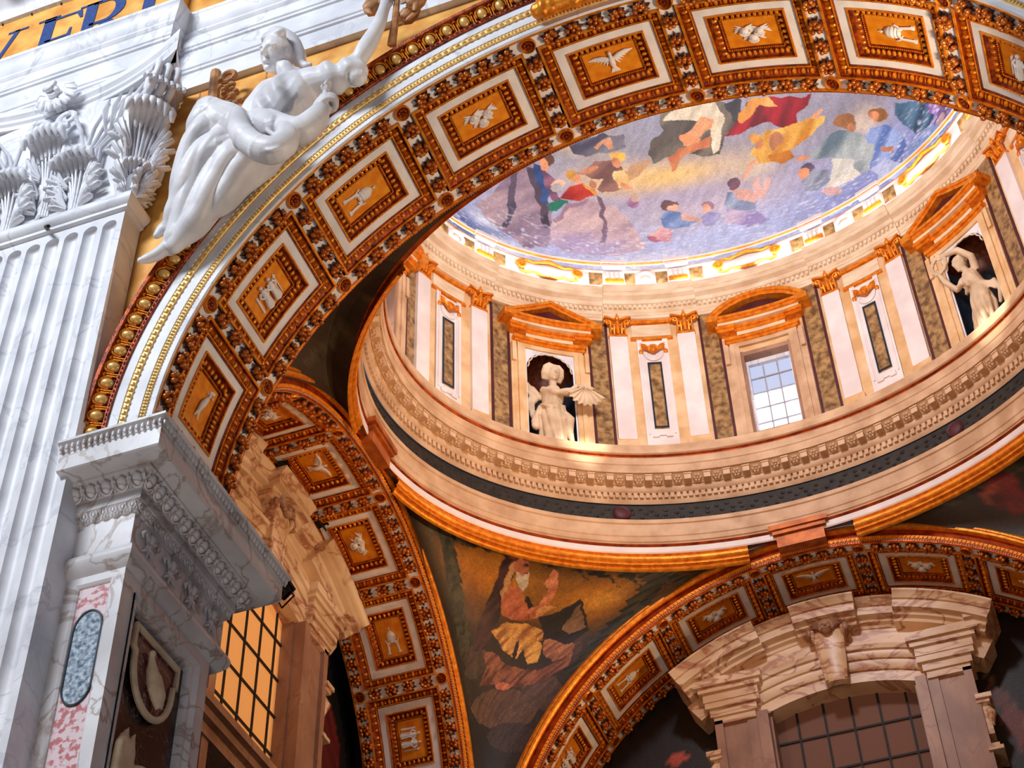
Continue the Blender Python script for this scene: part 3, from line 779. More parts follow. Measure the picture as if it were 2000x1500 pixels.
# shield-like cartouche with a white bird on the side panel
SC = lambda u, d, z: (-6.6 + d - OX, u - OY, z)
cy0, cz0 = 1.02, 13.62
out = [(-.52, .42), (.52, .42), (.52, .12), (.46, .08), (.46, -.02)] + [(.46 * math.cos(t), -.02 + .56 * math.sin(t)) for t in np.linspace(0, -PI, 17)][1:] + [(-.46, .08), (-.52, .12)]
mb = MB(); vs = [SC(cy0 + a, .03, cz0 + b) for a, b in out]; mb.add(vs, [tuple(range(len(vs)))]); mb.build('red_field', 'red_marble', pier, None)
mb = MB(); mb.tube([SC(cy0 + a, .05, cz0 + b) for a, b in out], .045, 8, close=True); mb.build('shield_rim', 'cream', pier)
mb = MB()
mb.tube([SC(cy0 - .12 + a, .08, cz0 + b) for a, b in [(-.02, .2), (0, .12), (.04, .0), (.10, -.14), (.18, -.30), (.26, -.42)]], [.035, .05, .085, .095, .06, .02], 10)
mb.ell(SC(cy0 - .14, .09, cz0 + .22), (.05, .055, .055), 8, 6); mb.tube([SC(cy0 - .18, .09, cz0 + .22), SC(cy0 - .25, .09, cz0 + .19)], [.02, .004], 5)
for k in range(3): mb.tube([SC(cy0 - .06 + .03 * k, .14, cz0 - .02), SC(cy0 + .05 + .04 * k, .15, cz0 - .22), SC(cy0 + .14 + .03 * k, .12, cz0 - .4)], [.03, .04, .01], 6)
for k in range(2): mb.tube([SC(cy0 - .05 + .05 * k, .06, cz0 - .15), SC(cy0 - .1 + .05 * k, .06, cz0 - .3)], [.02, .012], 5)
fuse(mb, 'bird_relief', 'cream', .022, pier, None, 1)
mb = MB()
for k in range(6):
    mb.tube([SC(.45 + .06 * k, .1, 11.9), SC(.42 + .05 * k, .14, 12.3), SC(.5 + .05 * k, .1, 12.5 + .07 * (k % 3))], [.06, .06, .015], 7)
for k in range(5): mb.tube([SC(1.3 + .06 * k, .1, 11.8), SC(1.36 + .05 * k, .14, 12.1), SC(1.32 + .05 * k, .1, 12.3 + .03 * k)], [.06, .05, .015], 7)
mb.tube([SC(.72 + .4 * (1 - math.cos(t)), .12, 11.95 + .30 * math.sin(t)) for t in np.linspace(0, PI, 12)], .07, 8)
fuse(mb, 'wing_relief', 'cream', .03, pier, None, 1)
# entablature of the pier
mb = MB()
polysweep(mb, imp_base, [(-.1, 14.55), (.0, 14.56), (.04, 14.60), (.09, 14.66), (.115, 14.73), (.115, 14.79), (.085, 14.85), (.02, 14.88), (.0, 14.89), (.0, 15.44), (.02, 15.45)])
polysweep(mb, imp_base, [(.085, 15.57), (.10, 15.58), (.10, 15.73), (.115, 15.75)])
polysweep(mb, imp_base, [(.27, 15.90), (.30, 15.91), (.30, 15.95), (.53, 15.95), (.55, 15.97), (.55, 16.25), (.56, 16.26)])
polysweep(mb, imp_base, [(.62, 16.37), (.64, 16.38), (.64, 16.42), (-.3, 16.43)])
mb.build('impost', 'grey_marble', pier)
mb = MB(); polysweep(mb, imp_base, [(.02, 15.45), (.03, 15.50), (.085, 15.57)]); polysweep(mb, imp_base, [(.115, 15.75), (.15, 15.84), (.27, 15.90)]); polysweep(mb, imp_base, [(.56, 16.26), (.57, 16.32), (.62, 16.37)])
mb.build('carved_ground', 'grey_marble', pier)
def edge_run(o, step):
    """points with outward direction along the three visible edges of the impost at offset o"""
    b = imp_base(o); res = []
    for (p, q), nrm in zip(zip(b[:-1], b[1:]), ((0, -1), (1, 0), (0, 1))):
        L = math.hypot(q[0] - p[0], q[1] - p[1]); n = max(1, round(L / step))
        for i in range(n):
            t = (i + .5) / n; res.append((p[0] + (q[0] - p[0]) * t, p[1] + (q[1] - p[1]) * t, nrm))
    return res
eggp = MB(); eggp.ell((0, 0, 0), (.072, .075, .098), 10, 7); eggp.tube([(.096 * math.cos(t), -.03, .115 * math.sin(t)) for t in np.linspace(-PI * 1.12, PI * .12, 13)], .014, 5)
eggp.tube([(.115, -.03, .09), (.115, -.03, -.10)], .011, 5); eggp.tube([(-.115, -.03, .09), (-.115, -.03, -.10)], .011, 5); eggp = eggp.mesh('egg', 60)
for x, y, n in edge_run(.20, .235):
    link('egg', eggp, 'grey_marble', pier, Matrix.Translation((x, y, 15.815)) @ Matrix.Rotation(math.atan2(n[0], -n[1]), 4, 'Z') @ Matrix.Rotation(rad(38), 4, 'X'))
tongue = MB()
for x, y, n in edge_run(.60, .085):
    tongue.ell((x, y, 16.31), (.026, .026, .052), 6, 4)
tongue.build('tongue_molding', 'grey_marble', pier)
carve = MB()
for x, y, n in edge_run(.055, .13):
    tx, ty = -n[1], n[0]
    for s in (-1, 1):
        carve.tube([(x + s * tx * .01, y + s * ty * .01, 15.46), (x + s * tx * .05 + n[0] * .015, y + s * ty * .05 + n[1] * .015, 15.50), (x + s * tx * .035 + n[0] * .03, y + s * ty * .035 + n[1] * .03, 15.56)], .012, 5)
    carve.ell((x + n[0] * .02, y + n[1] * .02, 15.51), (.02, .02, .04), 6, 4)
carve.build('leaf_molding', 'grey_marble', pier)
# fleur-de-lis along the frieze of the pier
fl = MB()
fl.tube([(0, 0, -.20), (0, -.03, -.05), (0, -.05, .08), (0, -.03, .20)], [.02, .03, .055, .01], 8)
for s in (-1, 1):
    fl.tube([(s * .02, -.01, -.08), (s * .06, -.04, .04), (s * .15, -.05, .12), (s * .20, -.04, .05), (s * .17, -.03, .0)], [.02, .03, .035, .028, .012], 8)
    fl.tube([(s * .02, -.01, -.08), (s * .08, -.03, -.14), (s * .14, -.03, -.20)], [.015, .025, .008], 6)
fl.box(-.08, .08, -.05, 0, -.10, -.06)
fl = fl.mesh('fleur_de_lis', 60)
for i in range(4): link('fleur_de_lis', fl, 'grey_marble', pier, Matrix.Translation((-6.5 - OX, .38 + .56 * i - OY, 15.17)) @ Matrix.Rotation(PI / 2, 4, 'Z'))
# ------------------------------------------------------------------ the domed side bay
EX, EY, EA, EB = .1, 8.02, 7.1, 5.62
_ph = np.linspace(-PI * 1.5, PI * 2.5, 8001)
_dx = np.hypot(EA * np.sin(_ph), EB * np.cos(_ph)); _s = np.concatenate([[0], np.cumsum((_dx[1:] + _dx[:-1]) / 2 * (_ph[1] - _ph[0]))])
_s -= np.interp(PI / 2, _ph, _s)
def s_of(phi_deg): return -float(np.interp(rad(phi_deg), _ph, _s))       # arc from the far window, positive to the right
def phi_of(s): return float(np.interp(-s, _s, _ph))
PER = float(np.interp(PI / 2 + 2 * PI, _ph, _s))
def W(s, h, z):
    """point on the drum wall: arc s, h inwards, height z"""
    p = phi_of(s); c, q = math.cos(p), math.sin(p)
    nx, ny = c / EA, q / EB; k = math.hypot(nx, ny)
    return (EX + EA * c - h * nx / k, EY + EB * q - h * ny / k, z)
def Wm(s, h, z):
    """matrix of a flat piece on the wall: x along the wall to the right, -y inwards, z up"""
    o = Vector(W(s, h, z)); a = Vector(W(s - .01, h, z)); b = Vector(W(s + .01, h, z)); x = (b - a).normalized(); zz = Vector((0, 0, 1)); y = zz.cross(x)
    m = Matrix((x, y, zz)).transposed().to_4x4(); m.translation = o; return m
def MBW(): return MB(lambda s, d, z: W(s, -d, z))     # builder in wall space: x = s, -y inwards
def ring(mb, prof, steps=None, n=200):
    """full ring; prof (h, z); steps: list of (s0, s1, extra h) ressauts"""
    st = [(PER * i / n - PER / 2, 0.0) for i in range(n)]
    if steps:
        st = [(s, 0.0) for s, e in st if not any(a - .02 <= (s if s < b + .1 else s) <= b + .02 for a, b, _ in steps)]
        for a, b, e in steps:
            k = max(2, int((b - a) / .2))
            st += [(a - 1e-3, 0.0)] + [(a + (b - a) * i / k, e) for i in range(k + 1)] + [(b + 1e-3, 0.0)]
        st.sort(key=lambda q: q[0])
    mb.grid([[W(s, h + e, z) for h, z in prof] for s, e in st], closeu=True)
PILA = [164.7, 148.5, 117.6, 104.3, 75.9, 62.3, 31.5, 15.3]
PANEL = [156.6, 111.0, 69.3, 23.4]
NICHE = [132.2, 47.8]
WINS = [180.0, 90.0, 0.0]
PAIRS = [(s_of(164.7) - .34, s_of(148.5) + .34), (s_of(117.6) - .34, s_of(104.3) + .34), (s_of(75.9) - .34, s_of(62.3) + .34), (s_of(31.5) - .34, s_of(15.3) + .34)]
# --- lower cornice ring
mb = MB()
ring(mb, [(-.05, 24.40), (.10, 24.40), (.10, 24.30), (.07, 24.28), (.06, 24.22), (.05, 24.0), (.03, 23.98), (.03, 23.86), (.0, 23.84), (.0, 23.80)])
ring(mb, [(.03, 24.88), (.06, 24.92), (.08, 24.97)]); ring(mb, [(.13, 25.12), (.16, 25.14), (.19, 25.20), (.19, 25.24)])
ring(mb, [(.38, 25.44), (.42, 25.44), (.42, 25.64), (.44, 25.66), (.40, 25.70), (.43, 25.80), (.45, 25.84)])
ring(mb, [(.47, 25.92), (.50, 25.94), (.50, 26.04), (.47, 26.10), (.47, 26.2), (.30, 26.22), (-.02, 26.24)])
rg = struct(mb.build('trim_2', 'cream_warm'), 'round lower cornice of the dome drum')
mb = MB(); ring(mb, [(.45, 25.84), (.45, 25.87), (.48, 25.89), (.47, 25.92)]); ring(mb, [(.0, 23.80), (.03, 23.79), (.05, 23.76), (.03, 23.74), (.0, 23.73)]); mb.build('gold_fillet', 'red_gold', rg)
mb = MB(); ring(mb, [(-.0, 23.73), (.02, 23.71), (.02, 23.58), (-.0, 23.555)]); mb.build('white_band', 'pilaster_white', rg)
mb = MB(); ring(mb, [(-.0, 23.556), (-.14, 23.556)]); mb.build('ring_bed', 'red_gold', rg)
mb = MB()
for a0, a1 in ((99, 171), (9, 81), (189, 228), (312, 351)):
    s0, s1 = sorted((s_of(a0 if a0 < 270 else a0 - 360), s_of(a1 if a1 < 270 else a1 - 360)))
    tp = [(.0, 23.555), (.02, 23.53), (-.01, 23.51), (.01, 23.48), (.04, 23.44), (.04, 23.39), (.01, 23.35), (-.02, 23.34), (.0, 23.31), (.0, 23.27), (-.03, 23.25), (-.06, 23.25), (-.05, 23.21), (-.07, 23.18), (-.12, 23.16)]
    k = int((s1 - s0) / .15); mb.grid([[W(s0 + (s1 - s0) * i / k, h, z) for h, z in tp] for i in range(k + 1)])
mb.build('gold_torus', 'gold', rg)
mb = MB(); ring(mb, [(.0, 24.38), (.0, 24.90)])
fz = mb.build('dark_frieze', 'dark_frieze', rg)
mb = MB()
for i in range(150):
    s = PER * i / 150
    for j in range(3):
        p = W(s + .08 * math.sin(j * 2 + i), -.045, 24.5 + .12 * j + .03 * math.sin(i * 1.7)); mb.ell(p, (.075, .075, .06), 7, 5)
mb.build('leaf_carving', 'dark_frieze', fz)
mb = MB()
for sd in (s_of(120), s_of(60)):
    m_ = Wm(sd, .02, 24.64); mb.lathe([(.0, .03), (.12, .03), (.14, .02), (.17, .03), (.2, .0)], 16, m_.translation, m_.to_3x3() @ Matrix.Rotation(PI / 2, 3, 'X'))
mb.build('frieze_roundel', 'maroon', fz)
mb = MB(); ring(mb, [(.08, 24.97), (.075, 25.12), (.13, 25.12)]); mb.build('dentil_ground', 'cream_warm', rg)
mb = MBW(); nd = 300
for i in range(nd):
    s = PER * i / nd - PER / 2; mb.box(s - .042, s + .042, -.135, -.05, 24.985, 25.115)
d = mb.build('dentil', 'cream_warm', rg, None); d['kind'] = 'stuff'
mb = MB(); ring(mb, [(.19, 25.24), (.195, 25.44), (.38, 25.44)]); mb.build('modillion_ground', 'cream_warm', rg)
NM = 92
mod = MB(); mod.box(-.075, .075, -.20, 0, -.16, 0); mod.box(-.085, .085, -.22, 0, -.03, .0)
for k in range(4): mod.box(-.06 + .034 * k, -.045 + .034 * k, -.21, -.0, -.17, -.15)
mod = mod.mesh('modillion'); 
ros = MB(); ros.box(-.125, .125, -.015, 0, -.115, .115); ros.box(-.105, .105, -.035, 0, -.095, .095)
for k in range(6): ros.ell((.05 * math.cos(k * PI / 3), -.05, .05 * math.sin(k * PI / 3)), (.034, .03, .034), 6, 4)
ros.ell((0, -.06, 0), (.025, .03, .025), 6, 4); ros = ros.mesh('rosette_coffer')
for i in range(NM):
    s = PER * i / NM - PER / 2
    if phi_of(s) % (2 * PI) > rad(200) and phi_of(s) % (2 * PI) < rad(340): continue
    link('modillion', mod, 'cream_warm', rg, Wm(s, .18, 25.42))
    link('rosette_coffer', ros, 'cream_warm', rg, Wm(s + PER / NM / 2, .27, 25.37) @ Matrix.Rotation(rad(50), 4, 'X') @ Matrix.Scale(1.22, 4))
# --- drum wall with openings
mb = MB()
op = []
for p in WINS: op.append((s_of(p) - .56, s_of(p) + .56, 26.6, 29.05))
for p in NICHE: op.append((s_of(p) - .60, s_of(p) + .60, 26.2, 29.36))
cuts = sorted(set([PER * i / 160 - PER / 2 for i in range(161)] + [x for o in op for x in o[:2]]))
zs = [26.1, 26.2, 26.6, 29.05, 29.36, 31.7]
for a, b in zip(cuts[:-1], cuts[1:]):
    for z0, z1 in zip(zs[:-1], zs[1:]):
        m_ = ((a + b) / 2, (z0 + z1) / 2)
        if any(o[0] < m_[0] < o[1] and o[2] < m_[1] < o[3] for o in op): continue
        mb.add([W(a, 0, z0), W(b, 0, z0), W(b, 0, z1), W(a, 0, z1)], [(0, 1, 2, 3)])
dw = struct(mb.build('wall_drum', 'tan_marble'), 'curved drum wall below the dome')
def strip(name, mat, s0, s1, z0, z1, h0, h1, parent=dw):
    q = MBW(); q.box(s0, s1, -h1, -h0, z0, z1, n=max(1, int(abs(s1 - s0) / .15))); return q.build(name, mat, parent, 30)
for p in WINS + NICHE:
    c = s_of(p)
    for sg in (-1, 1):
        a, b = sorted((c + sg * .96, c + sg * 1.40)); strip('ochre_panel', 'ochre_marble', a, b, 26.22, 30.62, -.02, .012)
        for x in (.99, 1.42):
            strip('maroon_strip', 'maroon', c + sg * x - .03, c + sg * x + .03, 26.22, 30.62, -.02, .03)
# pilasters with gilded capitals
capm = MB()
capm.box(-.215, .215, -.10, 0, 0, .04)
for s in (-1, 1):
    for (x, z, r) in ((.09, .14, .085), (.17, .26, .07)):
        capm.tube([(s * x, -.09, .03), (s * x, -.12, z), (s * x, -.17, z + .12), (s * x, -.21, z + .08)], [.05, r * .8, r * .8, .03], 7, flat=.5)
    for k in range(12):
        a = k / 11 * 2 * PI * 1.15; r = .085 * (1 - k / 14)
        capm.ell((s * (.235 + r * math.cos(a)), -.13, .40 + r * math.sin(a)), (.032, .045, .032), 6, 4)
    capm.tube([(s * .05, -.11, .2), (s * .12, -.13, .36), (s * .2, -.13, .47)], [.03, .03, .03], 6)
    capm.ell((s * .13, -.14, .17), (.06, .05, .045), 7, 5)
capm.tube([(0, -.1, .05), (0, -.13, .3), (0, -.18, .42)], [.04, .06, .03], 7)
capm.ell((0, -.15, .54), (.06, .05, .07), 8, 6); capm.ell((0, -.16, .64), (.03, .03, .04), 6, 5)
capm.add([(-.33, -.22, .5), (-.30, -.20, .58), (0, -.12, .55), (0, -.12, .49), (.33, -.22, .5), (.30, -.20, .58), (-.28, 0, .5), (-.28, 0, .58), (.28, 0, .5), (.28, 0, .58)],
         [(0, 3, 2, 1), (3, 4, 5, 2), (6, 0, 1, 7), (4, 8, 9, 5), (1, 2, 5, 9, 7), (0, 6, 8, 4, 3)])
capm = capm.mesh('capital', 50)
for p in PILA:
    c = s_of(p)
    pb = MBW(); pb.box(c - .21, c + .21, -.09, .0, 26.72, 30.06, n=2); po = pb.build('pilaster', 'pilaster_white', dw, 30)
    pb = MBW(); pb.box(c - .25, c + .25, -.12, .0, 26.22, 26.70, n=2); pb.build('pedestal', 'tan_marble', po, 30)
    pb = MBW(); pb.box(c - .22, c + .22, -.10, .0, 26.70, 26.73, n=2); pb.box(c - .225, c + .225, -.105, .0, 30.03, 30.09, n=2); pb.build('gold_line', 'gold', po, 30)
    link('capital', capm, 'gold', po, Wm(c, .0, 30.06))
# inlaid panels with gilded cherub heads
def cherub_head_mesh():
    q = MB()
    q.ell((0, -.07, 0), (.085, .08, .10), 12, 9)
    for k in range(11):
        a = PI * (-.12 + 1.24 * k / 10); q.ell((.085 * math.cos(a), -.06, .02 + .095 * math.sin(a)), (.035, .04, .035), 6, 5)
    for s in (-1, 1):
        q.ell((s * .032, -.145, .012), (.016, .01, .012), 6, 4); q.ell((s * .045, -.125, -.03), (.03, .025, .028), 6, 4)
        for k in range(4):
            q.tube([(s * .07, -.05, -.02 + .02 * k), (s * .16, -.06, .03 + .035 * k), (s * .26, -.03, .04 + .06 * k)], [.03, .032, .01], 6, flat=.6)
        q.ell((s * .25, -.03, -.02), (.05, .03, .07), 7, 5)
    q.ell((0, -.155, -.012), (.016, .02, .024), 6, 5); q.ell((0, -.14, -.055), (.026, .014, .010), 6, 4)
    return q.mesh('cherub_head', 60)
CH = cherub_head_mesh()
for p in PANEL:
    c = s_of(p)
    fr_ = MBW()
    # raised frame with a semicircular dip under the head
    fr_.box(c - .36, c - .24, -.05, 0, 26.75, 29.95); fr_.box(c + .24, c + .36, -.05, 0, 26.75, 29.95); fr_.box(c - .36, c + .36, -.05, 0, 26.55, 26.80, n=4); fr_.box(c - .36, c + .36, -.03, 0, 26.8, 29.9, n=4)
    fr_.box(c - .31, c - .27, -.075, 0, 26.9, 29.9); fr_.box(c + .27, c + .31, -.075, 0, 26.9, 29.9)
    fr_.tube([(c + .21 * math.cos(t), -.05, 29.5 + .24 * math.sin(t)) for t in np.linspace(-PI, 0, 13)], .03, 6)
    fr_.tube([(c + .17 * math.cos(t), -.06, 29.5 + .20 * math.sin(t)) for t in np.linspace(-PI, 0, 13)], .02, 6)
    fr_.box(c - .22, c - .08, -.09, 0, 26.80, 26.92); fr_.box(c + .08, c + .22, -.09, 0, 26.80, 26.92); fr_.box(c - .12, c + .12, -.07, 0, 26.86, 27.0)
    po = fr_.build('relief_panel', 'pilaster_white', dw, 30)
    strip('ochre_inlay', 'ochre_marble', c - .165, c + .165, 27.08, 29.2, .0, .045, po)
    for a0, a1, b0, b1 in ((-.165, -.125, 27.12, 29.16), (.125, .165, 27.12, 29.16), (-.165, .165, 27.10, 27.15), (-.165, .165, 29.12, 29.18)): strip('navy_border', 'navy_marble', c + a0, c + a1, b0, b1, .0, .055, po)
    link('cherub_head', CH, 'gold', po, Wm(c, .04, 29.55) @ Matrix.Scale(1.15, 4))
    strip('gold_rail', 'gold', c - .5, c + .5, 29.95, 30.03, 0, .06); strip('gold_rail', 'gold', c - .62, c + .62, 30.5, 30.62, 0, .07); strip('cream_panel', 'cream', c - .46, c + .46, 30.08, 30.46, 0, .03)
# windows and niches with gilded pediments
def pediment(c, kind, parent):
    q = MBW()
    n = 12
    q.box(c - .86, c + .86, -.10, 0, 29.42, 29.50, n=n); q.box(c - .90, c + .90, -.14, 0, 29.50, 29.60, n=n)
    for sg in (-1, 1):
        x0, x1 = sorted((c + sg * .62, c + sg * 1.02)); q.box(x0, x1, -.22, 0, 29.713, 29.793, n=3); q.box(x0 - .03, x1 + .03, -.27, 0, 29.793, 29.886, n=3); 
    q.box(c - 1.0, c + 1.0, -.16, 0, 29.72, 29.80, n=n); q.box(c - 1.0, c + 1.0, -.20, 0, 29.80, 29.88, n=n)
    for sg in (-1, 1):
        x0, x1 = sorted((c + sg * .98, c + sg * 1.26)); q.box(x0, x1, -.40, 0, 29.941, 30.125, n=2)
    q.box(c - 1.2, c + 1.2, -.34, 0, 29.95, 30.02, n=n); q.box(c - 1.22, c + 1.22, -.38, 0, 30.02, 30.10, n=n)
    if kind == 'tri':
        for sg in (-1, 1):
            for d0, dz, th in ((.40, 0, .09), (.36, -.09, .09)):
                xs = np.linspace(0, 1.24, 8)
                top = [(c + sg * x, 30.72 - (30.72 - 30.10) * x / 1.24 + dz) for x in xs]
                rows = [[(x, -d0, z) for x, z in top], [(x, -d0, z - th) for x, z in top], [(x, 0, z - th) for x, z in top], [(x, 0, z) for x, z in top]]
                q.grid(rows, closeu=True)
    else:
        R0 = (1.24 ** 2 + .60 ** 2) / 2 / .60
        for d0, dr, th in ((.40, 0, .10), (.36, -.10, .09)):
            A = math.asin(1.24 / R0) * .985; ts = np.linspace(-A, A, 22)
            top = [(c + (R0 + dr) * math.sin(t), 30.70 - R0 + (R0 + dr) * math.cos(t)) for t in ts]; low = [(c + (R0 + dr - th) * math.sin(t), 30.70 - R0 + (R0 + dr - th) * math.cos(t)) for t in ts]
            q.grid([[(x, -d0, z) for x, z in top], [(x, -d0, z) for x, z in low], [(x, 0, z) for x, z in low], [(x, 0, z) for x, z in top]], closeu=True)
    q.build('gilded_pediment', 'gold', parent, 30)
    q = MBW(); q.box(c - .58, c + .58, -.12, 0, 29.60, 29.72, n=6); q.box(c - 1.0, c + 1.0, -.28, 0, 29.88, 29.95, n=n); q.build('cream_band', 'cream', parent, 30)
    q = MBW(); q.add([(c - .95, -.2, 30.10), (c + .95, -.2, 30.10), (c + .5, -.2, 30.38), (c, -.2, 30.56), (c - .5, -.2, 30.38)], [(0, 1, 2, 3, 4)]); q.build('tympanum', 'maroon', parent, None)
def jambs(c, parent, mat):
    q = MBW()
    for sg in (-1, 1):
        for x0, x1, h, z1 in ((.59, .70, .07, 29.36), (.70, .80, .11, 29.36), (.80, .88, .06, 28.9), (.80, .95, .05, 29.36)):
            a, b = sorted((c + sg * x0, c + sg * x1)); q.box(a, b, -h, 0, 26.24, z1)
        a, b = sorted((c + sg * .84, c + sg * .94)); q.box(a, b, -.12, 0, 28.75, 29.36)
    q.box(c - .8, c + .8, -.07, 0, 29.30, 29.42, n=6)
    q.build('jamb', mat, parent, 30)
WIN = []
for k, p in enumerate(WINS):
    c = s_of(p)
    q = MBW(); q.box(c - .60, c - .52, -.02, .45, 26.5, 29.15); q.box(c + .52, c + .60, -.02, .45, 26.5, 29.15); q.box(c - .6, c + .6, -.02, .45, 29.0, 29.12); q.box(c - .6, c + .6, -.02, .45, 26.45, 26.62)
    wo = struct(q.build('window_%d' % (k + 1), 'brown_marble', None, 30), ['window in the drum wall at far left', 'bright grid window in the middle of the drum', 'window in the drum wall at right'][k])
    jambs(c, wo, 'cream_warm'); pediment(c, 'seg', wo)
    q = MBW()
    for i in range(4): x = c - .48 + .32 * i; q.box(x - .016, x + .016, .27, .31, 26.6, 29.0)
    for i in range(6): z = 26.62 + .465 * i; q.box(c - .5, c + .5, .265, .315, z - .016, z + .016)
    q.build('glazing_bar', 'grey_bar', wo, 30)
    q = MBW(); q.box(c - .54, c - .47, .2, .34, 26.55, 29.05); q.box(c + .47, c + .54, .2, .34, 26.55, 29.05); q.box(c - .54, c + .54, .2, .34, 28.88, 29.05); q.box(c - .54, c + .54, .2, .34, 26.5, 26.62); q.build('sash', 'white_marble', wo, 30)
    for i in range(3):
        for j in range(5):
            x = c - .48 + .32 * i; z = 26.62 + .465 * j
            q = MBW(); q.box(x + .01, x + .31, .285, .295, z + .01, z + .455); q.build('pane', 'pane_bright' if j < 3 else 'pane_dim', wo, None)
for k, p in enumerate(NICHE):
    c = s_of(p)
    nb_ = empty('niche', parent=dw); 
    jambs(c, nb_, 'tan_marble'); pediment(c, 'tri', nb_)
    # recess: half cylinder and scalloped half dome
    q = MBW(); n = 20; R_ = .555; zt = 28.72
    rows = []
    for z in (26.2, zt): rows.append([(c - R_ * math.cos(PI * i / n), R_ * 1.15 * math.sin(PI * i / n), z) for i in range(n + 1)])
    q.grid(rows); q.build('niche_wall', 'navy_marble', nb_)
    q = MBW(); rows = []
    for j in range(9):
        e = PI / 2 * j / 8; row = []
        for i in range(61):
            t = PI * i / 60; g = 1 - .07 * abs(math.sin(10 * t)) * (1 - j / 8)
            row.append((c - R_ * math.cos(t) * g, R_ * 1.15 * math.sin(t) * math.sin(e), zt + R_ * math.sin(t) * math.cos(e) * g))
        rows.append(row)
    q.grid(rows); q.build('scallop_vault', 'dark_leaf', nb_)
    q = MBW()
    A = [(c - .60, 26.2), (c - .60, 29.38), (c + .60, 29.38), (c + .60, 26.2)]
    arcp = [(c + .555 * math.cos(PI - PI * i / 24), zt + .555 * math.sin(PI - PI * i / 24)) for i in range(25)]
    outp = [(c - .62, zt)] + [(c + max(-.62, min(.62, .95 * math.cos(PI - PI * i / 24))), min(29.38, zt + .95 * math.sin(PI - PI * i / 24))) for i in range(1, 24)] + [(c + .62, zt)]
    q.grid([[(x, -.02, z) for x, z in arcp], [(x, -.02, z) for x, z in outp]])
    for sg in (-1, 1): a, b = sorted((c + sg * .555, c + sg * .62)); q.box(a, b, -.02, .02, 26.2, zt)
    q.build('niche_face', 'white_marble', nb_, 30)
    q = MBW(); q.tube([(c + .535 * math.cos(t) * (1 - .05 * abs(math.sin(9 * t))), -.03, zt + .535 * math.sin(t) * (1 - .05 * abs(math.sin(9 * t)))) for t in np.linspace(0, PI, 61)], .018, 6); q.build('scallop_rim', 'cream', nb_)
# --- upper entablature
RS = [(a, b, .07) for a, b in PAIRS]
mb = MB()
ring(mb, [(-.02, 30.60), (.06, 30.60), (.06, 30.68), (.08, 30.69), (.08, 30.76), (.10, 30.77), (.10, 30.80), (.12, 30.82)], RS)
ring(mb, [(.12, 30.82), (.13, 30.95), (.20, 30.97), (.24, 31.02), (.24, 31.05), (.36, 31.10), (.36, 31.22), (.38, 31.23), (.40, 31.30), (.44, 31.36), (.44, 31.40), (.0, 31.42)], RS)
ue = struct(mb.build('trim_3', 'cream'), 'upper cornice of the drum with small dentils')
q = MBW(); nd = 330
for i in range(nd):
    s = PER * i / nd - PER / 2; e = .07 if any(a < s < b for a, b, _ in RS) else 0
    q.box(s - .034, s + .034, -.19 - e, -.1, 30.845, 30.945)
d = q.build('dentil', 'cream', ue, None); d['kind'] = 'stuff'
# --- attic ring with cartouches, oculi and baluster blocks
mb = MB(); ring(mb, [(.10, 31.42), (.36, 31.44), (.36, 31.5), (.30, 31.52), (.30, 32.06), (.34, 32.08)]); ring(mb, [(.36, 32.12), (.38, 32.2), (.40, 32.22)]); ring(mb, [(.42, 32.27), (.43, 32.32), (.38, 32.36), (.2, 32.37)])
at = struct(mb.build('trim_4', 'pilaster_white'), 'bright attic band at the foot of the dome')
mb = MB(); ring(mb, [(.34, 32.08), (.37, 32.10), (.36, 32.12)]); ring(mb, [(.40, 32.22), (.43, 32.25), (.42, 32.27)]); mb.build('gold_line', 'gold_flat', at)
def cartouche():
    q = MB()
    rows = []
    for i in range(25):
        x = -.62 + 1.24 * i / 24; hh = .19 + .02 * math.cos(i * PI / 6)
        rows.append([(x, -.05 - .05 * math.cos(t) , hh * math.sin(t)) for t in np.linspace(-PI / 2, PI / 2, 9)])
    q.grid(rows)
    return q.mesh('cartouche', 50)
def cart_trim():
    q = MB()
    for s in (-1, 1):
        pts = [(s * (.70 + .12 * (1 - k / 22) * math.cos(k * .62)), -.12, .02 + .15 * (1 - k / 22) * math.sin(k * .62)) for k in range(20)]
        q.tube(pts, .035, 7)
        for sz in (-1, 1):
            q.tube([(s * .72, -.09, sz * .16), (s * .55, -.1, sz * .22), (s * .38, -.1, sz * .17), (s * .2, -.1, sz * .235), (0, -.12, sz * .26)], [.03, .035, .03, .04, .045], 7)
    q.ell((0, -.12, .27), (.10, .05, .06), 8, 6)
    return q.mesh('scroll_trim', 50)
CA, CT = cartouche(), cart_trim()
ocm = MB(); ocm.lathe([(.14, .02), (.15, .07), (.19, .08), (.23, .06), (.24, .0)], 20, (0, 0, 0), Matrix.Rotation(PI / 2, 3, 'X'))
ocm = ocm.mesh('oculus'); oc2 = MB(); oc2.add([(-.13, -.02, 0), (0, -.02, .14), (.13, -.02, 0), (0, -.02, -.14), (0, -.07, 0)], [(0, 4, 1), (1, 4, 2), (2, 4, 3), (3, 4, 0)]); oc2 = oc2.mesh('diamond', 10)
blk = MB(); blk.box(-.25, .25, -.06, 0, -.28, .27); blk.box(-.28, .28, -.16, 0, .34, .42); blk.box(-.26, .26, -.13, 0, .30, .34); blk.box(-.30, .30, -.19, 0, .44, .54); blk.box(-.26, .26, -.10, 0, -.28, -.21)
for k in range(4): blk.lathe([(.02, 0), (.035, .03), (.045, .1), (.02, .18), (.035, .22), (.02, .25)], 8, (-.165 + .11 * k, -.08, -.05))
blk = blk.mesh('baluster_block'); bl2 = MB(); bl2.box(-.23, .23, -.11, 0, -.16, -.06); bl2.box(-.285, .285, -.165, 0, .41, .445)
for k in range(4): bl2.ell((-.165 + .11 * k, -.09, -.05), (.035, .035, .03), 7, 5)
